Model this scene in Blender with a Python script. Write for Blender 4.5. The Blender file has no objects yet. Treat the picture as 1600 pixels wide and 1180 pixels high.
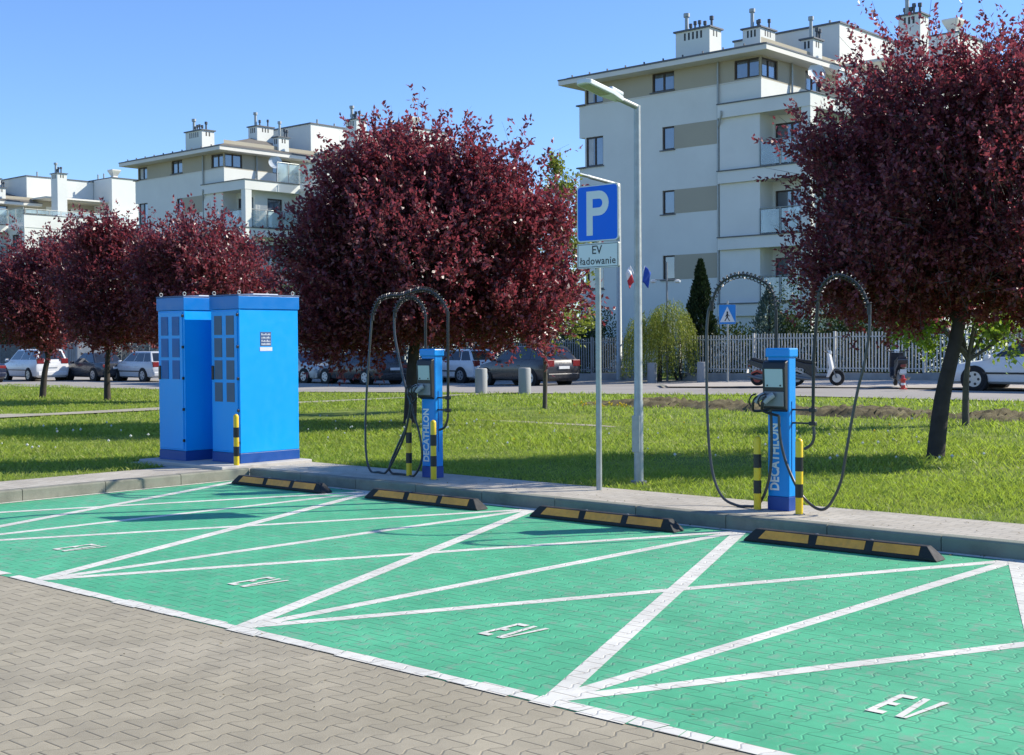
import bpy, bmesh, math, random
import numpy as np
from mathutils import Vector, Matrix
R = math.radians
random.seed(7); rng = np.random.default_rng(7)
scene = bpy.context.scene
col = scene.collection

# ------------------------------------------------------------------ camera
FPX = 2051.23
CAM = Vector((8.7138, -4.5674, 1.6796))
YAW, PITCH, ROLL = 0.73634, 0.026856, -0.0071708
f0 = Vector((-math.sin(YAW), math.cos(YAW), 0)); r0 = Vector((math.cos(YAW), math.sin(YAW), 0)); u0 = Vector((0, 0, 1))
FW = f0*math.cos(PITCH) - u0*math.sin(PITCH); u1 = u0*math.cos(PITCH) + f0*math.sin(PITCH)
RT = r0*math.cos(ROLL) + u1*math.sin(ROLL); UP = u1*math.cos(ROLL) - r0*math.sin(ROLL)
cam = bpy.data.cameras.new('camera'); camo = bpy.data.objects.new('camera', cam); col.objects.link(camo)
cam.sensor_width = 36; cam.lens = 36*FPX/1600; cam.clip_start = 0.1; cam.clip_end = 3000
m3 = Matrix((RT, UP, -FW)).transposed()
camo.matrix_world = Matrix.Translation(CAM) @ m3.to_4x4()
scene.camera = camo

# ------------------------------------------------------------------ light
SUN_EL, SUN_AZ = 34, 55            # azimuth measured from +x towards +y
w = bpy.data.worlds.new('World'); scene.world = w; w.use_nodes = True
nt = w.node_tree; bg = nt.nodes['Background']
sky = nt.nodes.new('ShaderNodeTexSky'); sky.sky_type = 'NISHITA'; sky.sun_disc = False
sky.sun_elevation = R(SUN_EL); sky.sun_rotation = R(90-SUN_AZ)
sky.air_density = 1.0; sky.dust_density = 0.0; sky.ozone_density = 5; sky.altitude = 100
tn = nt.nodes.new('ShaderNodeMix'); tn.data_type = 'RGBA'; tn.blend_type = 'MULTIPLY'; tn.inputs[0].default_value = 1
tn.inputs[7].default_value = (.82, .93, 1.15, 1)
nt.links.new(sky.outputs[0], tn.inputs[6]); nt.links.new(tn.outputs[2], bg.inputs[0]); bg.inputs[1].default_value = 0.132
sl = bpy.data.lights.new('sun', 'SUN'); sl.energy = 4.9; sl.angle = R(0.5); sl.color = (1, .93, .81)
so = bpy.data.objects.new('sun', sl); col.objects.link(so)
sd = Vector((math.cos(R(SUN_EL))*math.cos(R(SUN_AZ)), math.cos(R(SUN_EL))*math.sin(R(SUN_AZ)), math.sin(R(SUN_EL))))
so.rotation_euler = sd.to_track_quat('Z', 'Y').to_euler(); so.location = (0, 0, 40)
scene.view_settings.view_transform = 'Standard'; scene.view_settings.look = 'None'
scene.view_settings.exposure = 0.5; scene.view_settings.gamma = 1
scene.cycles.max_bounces = 6; scene.cycles.transparent_max_bounces = 8

# ------------------------------------------------------------------ terrain and pixel helpers
def sstep(t): t = max(0, min(1, t)); return t*t*(3-2*t)
def hgt(x, y):
    zf = max(-.14, min(.24, .2+(x+12)*.017))
    if y > 36: zf = zf + (.22-zf)*sstep((y-36)/6)*.9
    d = math.hypot(x, y) if x < -5.7 else y
    return .115 + (zf-.115)*sstep((d-10)/15)
def ray(px, py): return FW + RT*((px-800)/FPX) - UP*((py-590)/FPX)
def at(px, py, z=None):            # ground point seen at a pixel of the 1600 px photograph
    d = ray(px, py); zz = .12 if z is None else z
    for i in range(30):
        t = (zz-CAM.z)/d.z if d.z < -1e-5 else 200
        p = CAM + d*t
        if z is not None: break
        zz = .5*zz + .5*hgt(p.x, p.y)
    return p
def pY(px, py, Y): d = ray(px, py); return CAM + d*((Y-CAM.y)/d.y)
def pD(px, D): p = CAM + ray(px, 560)*D; return Vector((p.x, p.y, hgt(p.x, p.y)))

# ------------------------------------------------------------------ object helpers
def tag(o, label=None, cat=None, group=None, kind=None):
    if label: o['label'] = label
    if cat: o['category'] = cat
    if group: o['group'] = group
    if kind: o['kind'] = kind
    return o
def empty(name, loc=(0, 0, 0), rz=0, label=None, cat=None, group=None):
    o = bpy.data.objects.new(name, None); col.objects.link(o); o.empty_display_size = .2
    o.location = loc; o.rotation_euler = (0, 0, rz); return tag(o, label, cat, group)
def kids(o): return [c for c in bpy.data.objects if c.parent == o]
def copy_tree(o, parent=None):
    c = o.copy(); col.objects.link(c)
    if parent is not None: c.parent = parent
    for ch in kids(o): copy_tree(ch, c)
    return c
class MB:
    def __init__(s): s.v = []; s.f = []; s.mi = []; s.cur = 0
    def add(s, vs, fs):
        b = len(s.v); s.v += [tuple(v) for v in vs]
        for f in fs: s.f.append(tuple(b+i for i in f)); s.mi.append(s.cur)
        return s
    def box(s, x0, x1, y0, y1, z0, z1, M=None):
        vs = [Vector((x, y, z)) for z in (z0, z1) for x, y in ((x0, y0), (x1, y0), (x1, y1), (x0, y1))]
        if M is not None: vs = [M @ v for v in vs]
        return s.add(vs, [(3, 2, 1, 0), (4, 5, 6, 7), (0, 1, 5, 4), (1, 2, 6, 5), (2, 3, 7, 6), (3, 0, 4, 7)])
    def prism(s, pts, z0, z1, M=None):
        n = len(pts); vs = [Vector((x, y, z0)) for x, y in pts]+[Vector((x, y, z1)) for x, y in pts]
        if M is not None: vs = [M @ v for v in vs]
        return s.add(vs, [tuple(range(n))[::-1], tuple(range(n, 2*n))]+[(i, (i+1) % n, n+(i+1) % n, n+i) for i in range(n)])
    def tube(s, pts, rad, n=8, caps=True):
        pts = [Vector(p) for p in pts]; m = len(pts)
        rs = rad if isinstance(rad, (list, tuple)) else [rad]*m
        vs = []; up = None
        for i, p in enumerate(pts):
            t = (pts[min(i+1, m-1)]-pts[max(i-1, 0)]).normalized()
            if up is None: up = t.orthogonal().normalized()
            else:
                up = up - t*up.dot(t)
                up = up.normalized() if up.length > 1e-5 else t.orthogonal().normalized()
            q = t.cross(up)
            for k in range(n):
                a = 2*math.pi*k/n; vs.append(p+(up*math.cos(a)+q*math.sin(a))*rs[i])
        fs = [(i*n+k, i*n+(k+1) % n, (i+1)*n+(k+1) % n, (i+1)*n+k) for i in range(m-1) for k in range(n)]
        if caps: fs += [tuple(range(n))[::-1], tuple((m-1)*n+k for k in range(n))]
        return s.add(vs, fs)
    def quad(s, a, b, c, d): return s.add([a, b, c, d], [(0, 1, 2, 3)])
    def lathe(s, c, prof, n=24, M=None):
        vs = []
        for r, z in prof:
            for k in range(n):
                a = 2*math.pi*k/n; v = Vector((c[0]+r*math.cos(a), c[1]+r*math.sin(a), c[2]+z)); vs.append(M @ v if M is not None else v)
        m = len(prof)
        fs = [(i*n+k, i*n+(k+1) % n, (i+1)*n+(k+1) % n, (i+1)*n+k) for i in range(m-1) for k in range(n)]
        fs += [tuple(range(n))[::-1], tuple((m-1)*n+k for k in range(n))]
        return s.add(vs, fs)
    def build(s, name, mats, parent=None, bevel=0, smooth=False, seg=2):
        me = bpy.data.meshes.new(name); me.from_pydata([tuple(v) for v in s.v], [], s.f); me.update()
        for m in (mats if isinstance(mats, (list, tuple)) else [mats]): me.materials.append(m)
        if any(s.mi): me.polygons.foreach_set('material_index', s.mi)
        if smooth:
            me.polygons.foreach_set('use_smooth', [True]*len(me.polygons))
            try: me.set_sharp_from_angle(angle=R(38))
            except Exception: pass
        o = bpy.data.objects.new(name, me); col.objects.link(o)
        if parent is not None: o.parent = parent
        if bevel:
            b = o.modifiers.new('bevel', 'BEVEL'); b.width = bevel; b.segments = seg; b.limit_method = 'ANGLE'; b.angle_limit = R(35)
        return o
def bigmesh(name, V, F, mat, parent=None, smooth=False):
    """numpy mesh: V (n,3), F (m,k)"""
    me = bpy.data.meshes.new(name); n, (m, k) = len(V), F.shape
    me.vertices.add(n); me.vertices.foreach_set('co', V.astype(np.float32).ravel())
    me.loops.add(m*k); me.loops.foreach_set('vertex_index', F.astype(np.int32).ravel())
    me.polygons.add(m); me.polygons.foreach_set('loop_start', np.arange(0, m*k, k, dtype=np.int32))
    if smooth: me.polygons.foreach_set('use_smooth', np.ones(m, bool))
    me.materials.append(mat); me.update(); me.validate()
    o = bpy.data.objects.new(name, me); col.objects.link(o)
    if parent is not None: o.parent = parent
    return o
def text(name, s, size, mat, M, parent=None, extrude=.002, sx=1, shear=0, bold=0, space=1):
    cu = bpy.data.curves.new(name, 'FONT'); cu.body = s; cu.size = size; cu.extrude = extrude; cu.align_x = 'CENTER'; cu.align_y = 'CENTER'; cu.resolution_u = 3
    cu.offset = bold; cu.space_character = space
    tmp = bpy.data.objects.new(name, cu); col.objects.link(tmp)
    me = bpy.data.meshes.new_from_object(tmp.evaluated_get(bpy.context.evaluated_depsgraph_get())); bpy.data.objects.remove(tmp)
    me.transform(Matrix.Diagonal((sx, 1, 1, 1))); me.transform(M); me.materials.clear(); me.materials.append(mat)
    o = bpy.data.objects.new(name, me); col.objects.link(o)
    if parent is not None: o.parent = parent
    return o

# ------------------------------------------------------------------ material helpers
class NT:
    def __init__(s, name):
        s.m = bpy.data.materials.new(name); s.m.use_nodes = True; s.t = s.m.node_tree; s.b = s.t.nodes['Principled BSDF']
    def n(s, t, **kw):
        x = s.t.nodes.new(t)
        for k, v in kw.items(): setattr(x, k, v)
        return x
    def L(s, a, b): s.t.links.new(a, b)
    def inp(s, sock, v):
        if hasattr(v, 'is_linked') or isinstance(v, bpy.types.NodeSocket): s.L(v, sock)
        else: sock.default_value = v
    def math(s, op, a, b=0, c=0, clamp=False):
        x = s.n('ShaderNodeMath', operation=op, use_clamp=clamp); s.inp(x.inputs[0], a); s.inp(x.inputs[1], b)
        if op in ('MULTIPLY_ADD', 'COMPARE', 'SMOOTH_MIN'): s.inp(x.inputs[2], c)
        return x.outputs[0]
    def noise(s, scale, detail=4, rough=.55, vec=None, out=0):
        x = s.n('ShaderNodeTexNoise'); x.inputs['Scale'].default_value = scale; x.inputs['Detail'].default_value = detail; x.inputs['Roughness'].default_value = rough
        if vec is None: vec = s.pos()
        s.L(vec, x.inputs['Vector']); return x.outputs[out]
    def pos(s):
        if not hasattr(s, '_p'): s._p = s.n('ShaderNodeTexCoord').outputs['Object']
        return s._p
    def ramp(s, v, stops):
        x = s.n('ShaderNodeValToRGB'); s.L(v, x.inputs[0]); e = x.color_ramp.elements
        e[0].position, e[0].color = stops[0][0], (*stops[0][1], 1) if len(stops[0][1]) == 3 else stops[0][1]
        e[1].position, e[1].color = stops[-1][0], (*stops[-1][1], 1)
        for p, c in stops[1:-1]: q = e.new(p); q.color = (*c, 1)
        return x.outputs[0]
    def mix(s, f, a, b, mode='MIX'):
        x = s.n('ShaderNodeMix', data_type='RGBA', blend_type=mode); s.inp(x.inputs[0], f)
        for i, v in ((6, a), (7, b)):
            if isinstance(v, tuple): x.inputs[i].default_value = (*v, 1)
            else: s.L(v, x.inputs[i])
        return x.outputs[2]
    def mapr(s, v, a, b, c, d):
        x = s.n('ShaderNodeMapRange'); s.L(v, x.inputs[0])
        for i, q in enumerate((a, b, c, d)): x.inputs[i+1].default_value = q
        return x.outputs[0]
    def bump(s, h, strength=.4, dist=.01, normal=None):
        x = s.n('ShaderNodeBump'); x.inputs['Strength'].default_value = strength; x.inputs['Distance'].default_value = dist; s.L(h, x.inputs['Height'])
        if normal is not None: s.L(normal, x.inputs['Normal'])
        s.L(x.outputs[0], s.b.inputs['Normal']); return x.outputs[0]
    def set(s, **kw):
        for k, v in kw.items():
            i = s.b.inputs[k.replace('_', ' ')]
            if isinstance(v, tuple) and len(v) == 3: v = (*v, 1)
            s.inp(i, v)
        return s
def mat(name, c, rough=.5, metal=0, var=.12, vs=3, bump=0, bs=60, spec=.5, grime=0, gs=1.5, coat=0):
    s = NT(name)
    n = s.noise(vs, 5)
    k = s.mapr(n, .3, .7, 1-var, 1+var*.6)
    cc = s.n('ShaderNodeVectorMath', operation='SCALE'); cc.inputs[0].default_value = c; s.L(k, cc.inputs['Scale'])
    out = cc.outputs[0]
    if grime:
        g = s.mapr(s.noise(gs, 8, .7), .5, .75, 0, grime)
        out = s.mix(g, out, (.12, .11, .09))
    s.L(out, s.b.inputs['Base Color'])
    rr = s.mapr(s.noise(vs*4, 4), .3, .7, max(.02, rough-.06), min(1, rough+.08)); s.L(rr, s.b.inputs['Roughness'])
    s.set(Metallic=metal, Specular_IOR_Level=spec)
    if coat: s.set(Coat_Weight=coat, Coat_Roughness=.04)
    if bump: s.bump(s.noise(bs, 6, .6), bump, .01)
    return s.m

def paver_nodes(s, P=.126, LL=.19, A=.015, jw=.0035):
    """bone shaped interlocking concrete pavers: returns (joint mask 0..1, height, random per block)"""
    wob = s.n('ShaderNodeVectorMath', operation='SCALE'); s.L(s.noise(3.0, 2, .5, out=1), wob.inputs[0]); wob.inputs['Scale'].default_value = .006
    ad = s.n('ShaderNodeVectorMath', operation='ADD'); s.L(s.pos(), ad.inputs[0]); s.L(wob.outputs[0], ad.inputs[1])
    sep = s.n('ShaderNodeSeparateXYZ'); s.L(ad.outputs[0], sep.inputs[0]); x, y = sep.outputs[0], sep.outputs[1]
    xs = s.math('DIVIDE', x, P); ys = s.math('DIVIDE', y, LL)
    # trapezoid wave of y: +1 at integers, -1 at half integers
    fr = s.math('FRACT', ys); tri = s.math('ABSOLUTE', s.math('SUBTRACT', fr, .5))     # .5 at integer, 0 at half
    wv = s.math('MULTIPLY', s.math('SUBTRACT', tri, .25), 8.5)
    wv = s.math('MAXIMUM', s.math('MINIMUM', wv, 1), -1)
    b = s.math('ROUND', xs)
    par = s.math('MODULO', s.math('ABSOLUTE', b), 2)       # 0 even,1 odd
    sg = s.math('SUBTRACT', 1, s.math('MULTIPLY', par, 2))
    off = s.math('MULTIPLY', s.math('MULTIPLY', wv, sg), A)
    d = s.math('SUBTRACT', s.math('SUBTRACT', x, s.math('MULTIPLY', b, P)), off)   # signed distance to boundary
    right = s.math('GREATER_THAN', d, 0)
    k = s.math('SUBTRACT', s.math('ADD', b, right), 1)     # column index
    kp = s.math('MODULO', s.math('ABSOLUTE', k), 2)
    # boundary b bulges to +x when block of column b-1 is wide: columns of odd parity (b even -> k=b-1 odd) have ends at integer y
    sh = s.math('MULTIPLY', s.math('SUBTRACT', 1, kp), .5)
    yy = s.math('ADD', ys, sh)
    row = s.math('ROUND', yy)
    dy = s.math('MULTIPLY', s.math('ABSOLUTE', s.math('SUBTRACT', yy, row)), LL)
    dd = s.math('MINIMUM', s.math('ABSOLUTE', d), dy)
    joint = s.mapr(dd, jw*.5, jw*1.6, 1, 0)
    hgt_ = s.mapr(dd, 0, .009, 0, 1)
    c = s.n('ShaderNodeCombineXYZ'); s.L(k, c.inputs[0]); s.L(s.math('FLOOR', yy), c.inputs[1])
    wn = s.n('ShaderNodeTexWhiteNoise', noise_dimensions='2D'); s.L(c.outputs[0], wn.inputs['Vector'])
    dyj = s.mapr(dy, jw*.4, jw*1.5, 1, 0)
    return joint, hgt_, wn.outputs['Value'], dyj
def paver_mat(name, c, c2, jointc, paint=0, rough=.85, wear=(.62, .7)):
    s = NT(name); j, h, r, dyj = paver_nodes(s)
    fine = s.noise(180, 3, .7); big = s.noise(.55, 5, .6); mid = s.noise(4, 5, .6)
    base = s.mix(s.mapr(big, .32, .68, 0, 1), c, c2)
    k = s.math('MULTIPLY', s.mapr(r, 0, 1, .965 if paint else .93, 1.03 if paint else 1.05), s.mapr(mid, .3, .7, .93, 1.06))
    st_ = s.mapr(s.noise(1.7, 7, .72), .36, .62, .84, 1.05); k = s.math('MULTIPLY', k, st_); sp_ = s.mapr(s.noise(26, 3, .6), .66, .74, 1, .72); k = s.math('MULTIPLY', k, sp_)
    k = s.math('MULTIPLY', k, s.mapr(fine, .3, .7, .82 if not paint else .95, 1.14 if not paint else 1.04))
    k = s.math('MULTIPLY', k, s.mapr(s.noise(.9, 6, .75), .60, .70, 1, .86))
    v = s.n('ShaderNodeVectorMath', operation='SCALE'); s.L(base, v.inputs[0]); s.L(k, v.inputs['Scale']); out = v.outputs[0]
    if paint:
        g = (.30, .285, .25)
        wn = s.noise(9, 8, .72); ww = s.math('ADD', wn, s.math('MULTIPLY', big, .18))
        out = s.mix(s.math('MULTIPLY', s.mapr(ww, wear[0], wear[1], 0, 1), .38), out, g)
        jf = s.math('MULTIPLY', j, s.mapr(s.noise(2.3, 4), .35, .65, .12, .55))
        jf = s.math('MAXIMUM', jf, s.math('MULTIPLY', dyj, .85))
        out = s.mix(jf, out, jointc)
    else:
        jf = s.math('MULTIPLY', j, s.mapr(s.noise(3, 4), .35, .65, .2, .65))
        jf = s.math('MAXIMUM', jf, s.math('MULTIPLY', dyj, .9))
        out = s.mix(jf, out, jointc)
    s.L(out, s.b.inputs['Base Color']); s.set(Roughness=rough)
    hh = s.math('ADD', h, s.math('MULTIPLY', fine, .12)); hh = s.math('ADD', hh, s.math('MULTIPLY', r, .35))
    s.bump(hh, .55, .004)
    return s.m

M = {}
M['pav_grey'] = paver_mat('grey_pavers', (.335, .292, .196), (.395, .348, .245), (.095, .08, .055))
M['pav_green'] = paver_mat('green_painted_pavers', (.066, .405, .195), (.098, .455, .235), (.035, .15, .085), paint=1, rough=.7)
M['pav_white'] = paver_mat('white_painted_pavers', (.75, .73, .63), (.68, .66, .57), (.30, .25, .19), paint=1, rough=.7, wear=(.64, .78))

def slab_mat():
    s = NT('pavement_slabs')
    sep = s.n('ShaderNodeSeparateXYZ'); s.L(s.pos(), sep.inputs[0])
    br = s.n('ShaderNodeTexBrick'); br.inputs['Scale'].default_value = 1; br.inputs['Brick Width'].default_value = .2; br.inputs['Row Height'].default_value = .1
    br.inputs['Mortar Size'].default_value = .0035; br.inputs['Mortar Smooth'].default_value = .3; s.L(s.pos(), br.inputs['Vector'])
    br.inputs['Color1'].default_value = (.44, .395, .31, 1); br.inputs['Color2'].default_value = (.51, .465, .375, 1); br.inputs['Mortar'].default_value = (.20, .185, .155, 1)
    k = s.math('MULTIPLY', s.mapr(s.noise(1.3, 7, .65), .3, .7, .84, 1.12), s.mapr(s.noise(150, 3), .3, .7, .9, 1.08))
    v = s.n('ShaderNodeVectorMath', operation='SCALE'); s.L(br.outputs[0], v.inputs[0]); s.L(k, v.inputs['Scale'])
    s.L(v.outputs[0], s.b.inputs['Base Color']); s.set(Roughness=.9)
    s.bump(s.math('SUBTRACT', s.math('MULTIPLY', s.noise(120, 4), .3), br.outputs['Fac']), .5, .004); return s.m
M['slab'] = slab_mat()
def kerb_mat():
    s = NT('kerb_concrete')
    n = s.noise(2.2, 8, .7); c = s.ramp(n, [(.3, (.15, .15, .115)), (.5, (.23, .225, .175)), (.72, (.33, .315, .25))])
    g = s.noise(1.1, 6, .7); c = s.mix(s.mapr(g, .48, .68, 0, .55), c, (.13, .20, .14))
    s.L(c, s.b.inputs['Base Color']); s.set(Roughness=.9); s.bump(s.noise(90, 5, .7), .5, .006); return s.m
M['kerb'] = kerb_mat()
def soil_like(name, stops, sc, bump=.6, bd=.03, rough=.95):
    s = NT(name); n = s.noise(sc, 9, .68); c = s.ramp(n, stops)
    s.L(c, s.b.inputs['Base Color']); s.set(Roughness=rough, Specular_IOR_Level=.2); s.bump(s.noise(sc*14, 6, .7), bump, bd); return s.m
M['lawn'] = soil_like('lawn_turf', [(.3, (.08, .125, .02)), (.5, (.15, .205, .03)), (.62, (.22, .26, .05)), (.75, (.30, .28, .11))], 1.1)
M['soil'] = soil_like('bare_soil', [(.3, (.05, .042, .025)), (.5, (.13, .11, .06)), (.7, (.23, .20, .11))], 2.5)
M['asphalt'] = soil_like('sunlit_asphalt', [(.3, (.30, .275, .24)), (.6, (.36, .335, .295)), (.75, (.40, .375, .33))], .35, .3, .006)
M['farpave'] = soil_like('pale_pavement', [(.3, (.40, .355, .30)), (.6, (.50, .45, .38)), (.75, (.55, .50, .43))], .8, .2, .006)
M['path'] = soil_like('dusty_path', [(.3, (.30, .27, .20)), (.6, (.42, .385, .30)), (.75, (.48, .44, .35))], 1.3, .4, .01)

# ------------------------------------------------------------------ ground
def grid_sheet(name, xs, ys, m, f=hgt, dz=0, keep=None):
    V = np.array([[x, y, f(x, y)+dz] for y in ys for x in xs]); nx, ny = len(xs), len(ys)
    F = np.array([[j*nx+i, j*nx+i+1, (j+1)*nx+i+1, (j+1)*nx+i] for j in range(ny-1) for i in range(nx-1) if keep is None or keep((xs[i]+xs[i+1])/2, (ys[j]+ys[j+1])/2)])
    return bigmesh(name, V, F, m, smooth=True)
W, DP = 2.42, 5.357            # bay width and depth
KX = -4.72                     # left kerb foot
MB().quad((KX-.02, -30, 0), (40, -30, 0), (40, 5.42, 0), (KX-.02, 5.42, 0)).build('parking_paving', M['pav_grey']).update_tag()
tag(bpy.data.objects['parking_paving'], kind='structure')
tag(MB().quad((KX-.01, 0, .002), (22, 0, .002), (22, DP+.03, .002), (KX-.01, DP+.03, .002)).build('green_parking_surface', M['pav_green']), kind='structure')
xs = list(np.concatenate([np.linspace(-700, -80, 12), np.linspace(-76, -5.82, 60)])); ys = list(np.concatenate([np.linspace(-300, -12, 10), np.linspace(-10, 5, 24), np.linspace(6, 60, 60), np.linspace(70, 900, 12)]))
tag(grid_sheet('lawn', xs, ys, M['lawn']), kind='structure')
xs2 = list(np.concatenate([[-5.82], np.linspace(-4, 20, 30), np.linspace(30, 700, 10)])); ys2 = [6.40]+list(np.linspace(7, 60, 60))+list(np.linspace(70, 900, 12))
ys2 = list(np.concatenate([[6.40], np.linspace(7, 60, 60), np.linspace(70, 900, 12)]))
tag(grid_sheet('lawn_behind_chargers', xs2, ys2, M['lawn']), kind='structure')

# kerb stones: separate lengths with real joints, chamfered
def kerb_run(name, p0, p1, inward, n, h=.13, wd=.12):
    mb = MB(); p0, p1 = Vector(p0), Vector(p1); d = (p1-p0); L = d.length; d.normalize(); q = Vector(inward); st = L/n
    for i in range(n):
        a = p0+d*(i*st+.004); b = p0+d*((i+1)*st-.004); dz = random.uniform(-.004, .004); c = .018
        prof = [(0, -.1), (0, h-c+dz), (c*.6, h-c*.2+dz), (c*1.4, h+dz), (wd, h+dz), (wd, -.1)]
        vs = [e+q*o+Vector((0, 0, z)) for e in (a, b) for o, z in prof]; k = len(prof)
        mb.add(vs, [tuple(range(k)), tuple(range(k, 2*k))[::-1]]+[(j, k+j, k+(j+1) % k, (j+1) % k) for j in range(k)])
    o = mb.build(name, M['kerb']); tag(o, kind='structure')
    bm = bmesh.new(); bm.from_mesh(o.data); bmesh.ops.recalc_face_normals(bm, faces=bm.faces); bm.to_mesh(o.data); bm.free(); return o
kerb_run('kerb_front', (-4.72, DP, 0), (27.28, DP, 0), (0, 1, 0), 32)
kerb_run('kerb_left', (KX, -29.6, 0), (KX, DP, 0), (-1, 0, 0), 35)
MB().add([(-4.84, 5.47, .124), (27, 5.47, .124), (27, 6.44, .124), (-6.75, 6.44, .124), (-6.75, 4.85, .124), (-5.74, 4.85, .124), (-5.74, -29.5, .124), (-4.84, -29.5, .124)], [(0, 1, 2, 3, 4, 5, 6, 7)]).build('pavement', M['slab'])
tag(bpy.data.objects['pavement'], kind='structure')
# white painted lines
def line(mb, a, b, wd, z):
    a, b = Vector((*a, z)), Vector((*b, z)); d = (b-a).normalized(); q = Vector((-d.y, d.x, 0))*(wd/2); mb.quad(a-q, b-q, b+q, a+q)
lm = MB()
zc = .008
for i in range(-1, 6):
    x = i*W
    line(lm, (x-.10, .09), (x+.04, DP-.05), .10, .003)                     # bay divider
    line(lm, (x-.10, .09), (x+W+.04, DP-.05), .10, .0036)                  # one diagonal
    if x-W > KX-.2: line(lm, (x-.10, .09), (max(x-W+.05, KX+.08), DP-.05), .115, .0042)        # the other
line(lm, (KX+.05, .1), (-W, DP-.05), .10, .0045)
o = lm.build('white_bay_lines', M['pav_white']); tag(o, kind='structure')
ml = MB(); x = KX+.02; sk0 = 0
while x < 16:                       # front line follows the stone edges, so it is stepped and patchy
    l = random.choice([.14, .14, .28, .28, .42]); x1 = x+l; a, b = random.choice([-.018, -.005, .006]), random.choice([.085, .095, .108])
    g = random.random() < .05 and l < .2
    sk1 = random.choice([-.02, 0, .02])
    if not g: ml.quad((x, a, .0048), (x1-.004, a, .0048), (x1-.004+sk1, b, .0048), (x+sk0, b, .0048))
    sk0 = sk1
    x = x1
tag(ml.build('white_front_line', M['pav_white']), kind='structure')
ml = MB()
line(ml, (KX+.02, DP-.05), (22, DP-.05), .075, .0054); line(ml, (KX+.045, -.0), (KX+.045, DP-.09), .06, .006)
tag(ml.build('white_kerb_line', M['pav_white']), kind='structure')
# EV stencils, read from the kerb side
for i in range(-1, 4):
    cx = i*W+W/2+.0
    mb = MB(); z = .0066
    y0, y1 = .86, 1.22; ex = cx-.12
    q = lambda a, b: mb.quad(*[(ex+u, y0+v, z) for u, v in ((a[0], a[1]), (b[0], a[1]), (b[0], b[1]), (a[0], b[1]))])
    q((0, 0), (.034, .36)); q((.0341, 0), (.088, .048)); q((.0341, .16), (.075, .205)); q((.0341, .312), (.088, .36))
    vx = .115
    mb.quad((ex+vx+.032, y0, z), (ex+vx+.066, y0, z), (ex+vx+.034, y0+.36, z), (ex+vx, y0+.36, z))
    mb.quad((ex+vx+.0665, y0, z), (ex+vx+.084, y0, z), (ex+vx+.126, y0+.36, z), (ex+vx+.092, y0+.36, z))
    tag(mb.build('bay_stencil', M['pav_white']), kind='structure')

# road, far pavement, footpath: strips over the terrain
def strip(name, pts, m, dz, n=60, mid=3):
    """pts = list of (near point, far point) world xy; interpolated"""
    V = []; rows = []
    tot = []
    for k in range(len(pts)-1):
        for i in range(n if k < len(pts)-2 else n+1):
            t = i/n; a = Vector(pts[k][0]).lerp(Vector(pts[k+1][0]), t); b = Vector(pts[k][1]).lerp(Vector(pts[k+1][1]), t); tot.append((a, b))
    for a, b in tot:
        for j in range(mid+1):
            p = a.lerp(b, j/mid); V.append((p.x, p.y, hgt(p.x, p.y)+dz))
    F = [[i*(mid+1)+j, (i+1)*(mid+1)+j, (i+1)*(mid+1)+j+1, i*(mid+1)+j+1] for i in range(len(tot)-1) for j in range(mid)]
    o = bigmesh(name, np.array(V), np.array(F), m, smooth=True); return tag(o, kind='structure')
def xy(p): return (p[0], p[1])
def shift(p, d): return (p[0], p[1]+d)
NE = [(-200, 9), (-100, 17), (-48, 23.6), (-37, 25.4), (-23, 25.9), (-11, 25.0), (-2, 25.3), (60, 26)]
strip('road', [(a, (a[0], 38.6 if a[0] > -60 else 38.6)) for a in NE], M['asphalt'], .02, n=14, mid=14)
strip('far_pavement', [((-18.5, 33.5), (-18.5, 38.5)), ((-16.5, 30.9), (-16.5, 38.5)), ((60, 30.9), (60, 38.5))], M['farpave'], .06, n=16, mid=8)
strip('far_kerb_line', [((-18.55, 33.2), (-18.55, 33.45)), ((-16.55, 30.65), (-16.55, 30.86)), ((60, 30.65), (60, 30.86))], M['kerb'], .075, n=16, mid=1)
strip('footpath', [((-34, 2.6), (-34, 4.9)), ((-18.7, 8.7), (-20.0, 10.7)), ((-18.8, 12.7), (-20.4, 13.8)), ((-18.5, 17.3), (-19.7, 17.9)), ((-18.7, 20.6), (-19.3, 20.9)), ((-18.5, 26.2), (-19.4, 26.2))], M['path'], .03, n=12, mid=3)
strip('trodden_path', [((-9.2, 13.9), (-9.2, 13.95)), ((-8, 13.85), (-8, 14.2)), ((-6.4, 13.95), (-6.4, 14.25)), ((-5.2, 14.0), (-5.2, 14.05))], M['path'], .006, n=8, mid=2)

# strip of dug soil with lumps
V = []; nx, ny = 210, 18
for i in range(nx):
    for j in range(ny):
        x = -10.5+12.5*i/(nx-1); y = 18.6+2.0*j/(ny-1) + .35*math.sin(x*.6)
        e = min(j, ny-1-j)/3; e = min(1, e)
        V.append((x, y, hgt(x, y)-.02+e*(.02+random.random()*.13+.05*math.sin(x*3.1+2*math.sin(x*.9)))))
F = [[i*ny+j, (i+1)*ny+j, (i+1)*ny+j+1, i*ny+j+1] for i in range(nx-1) for j in range(ny-1)]
tag(bigmesh('dug_soil', np.array(V), np.array(F), M['soil']), kind='stuff')

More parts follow.
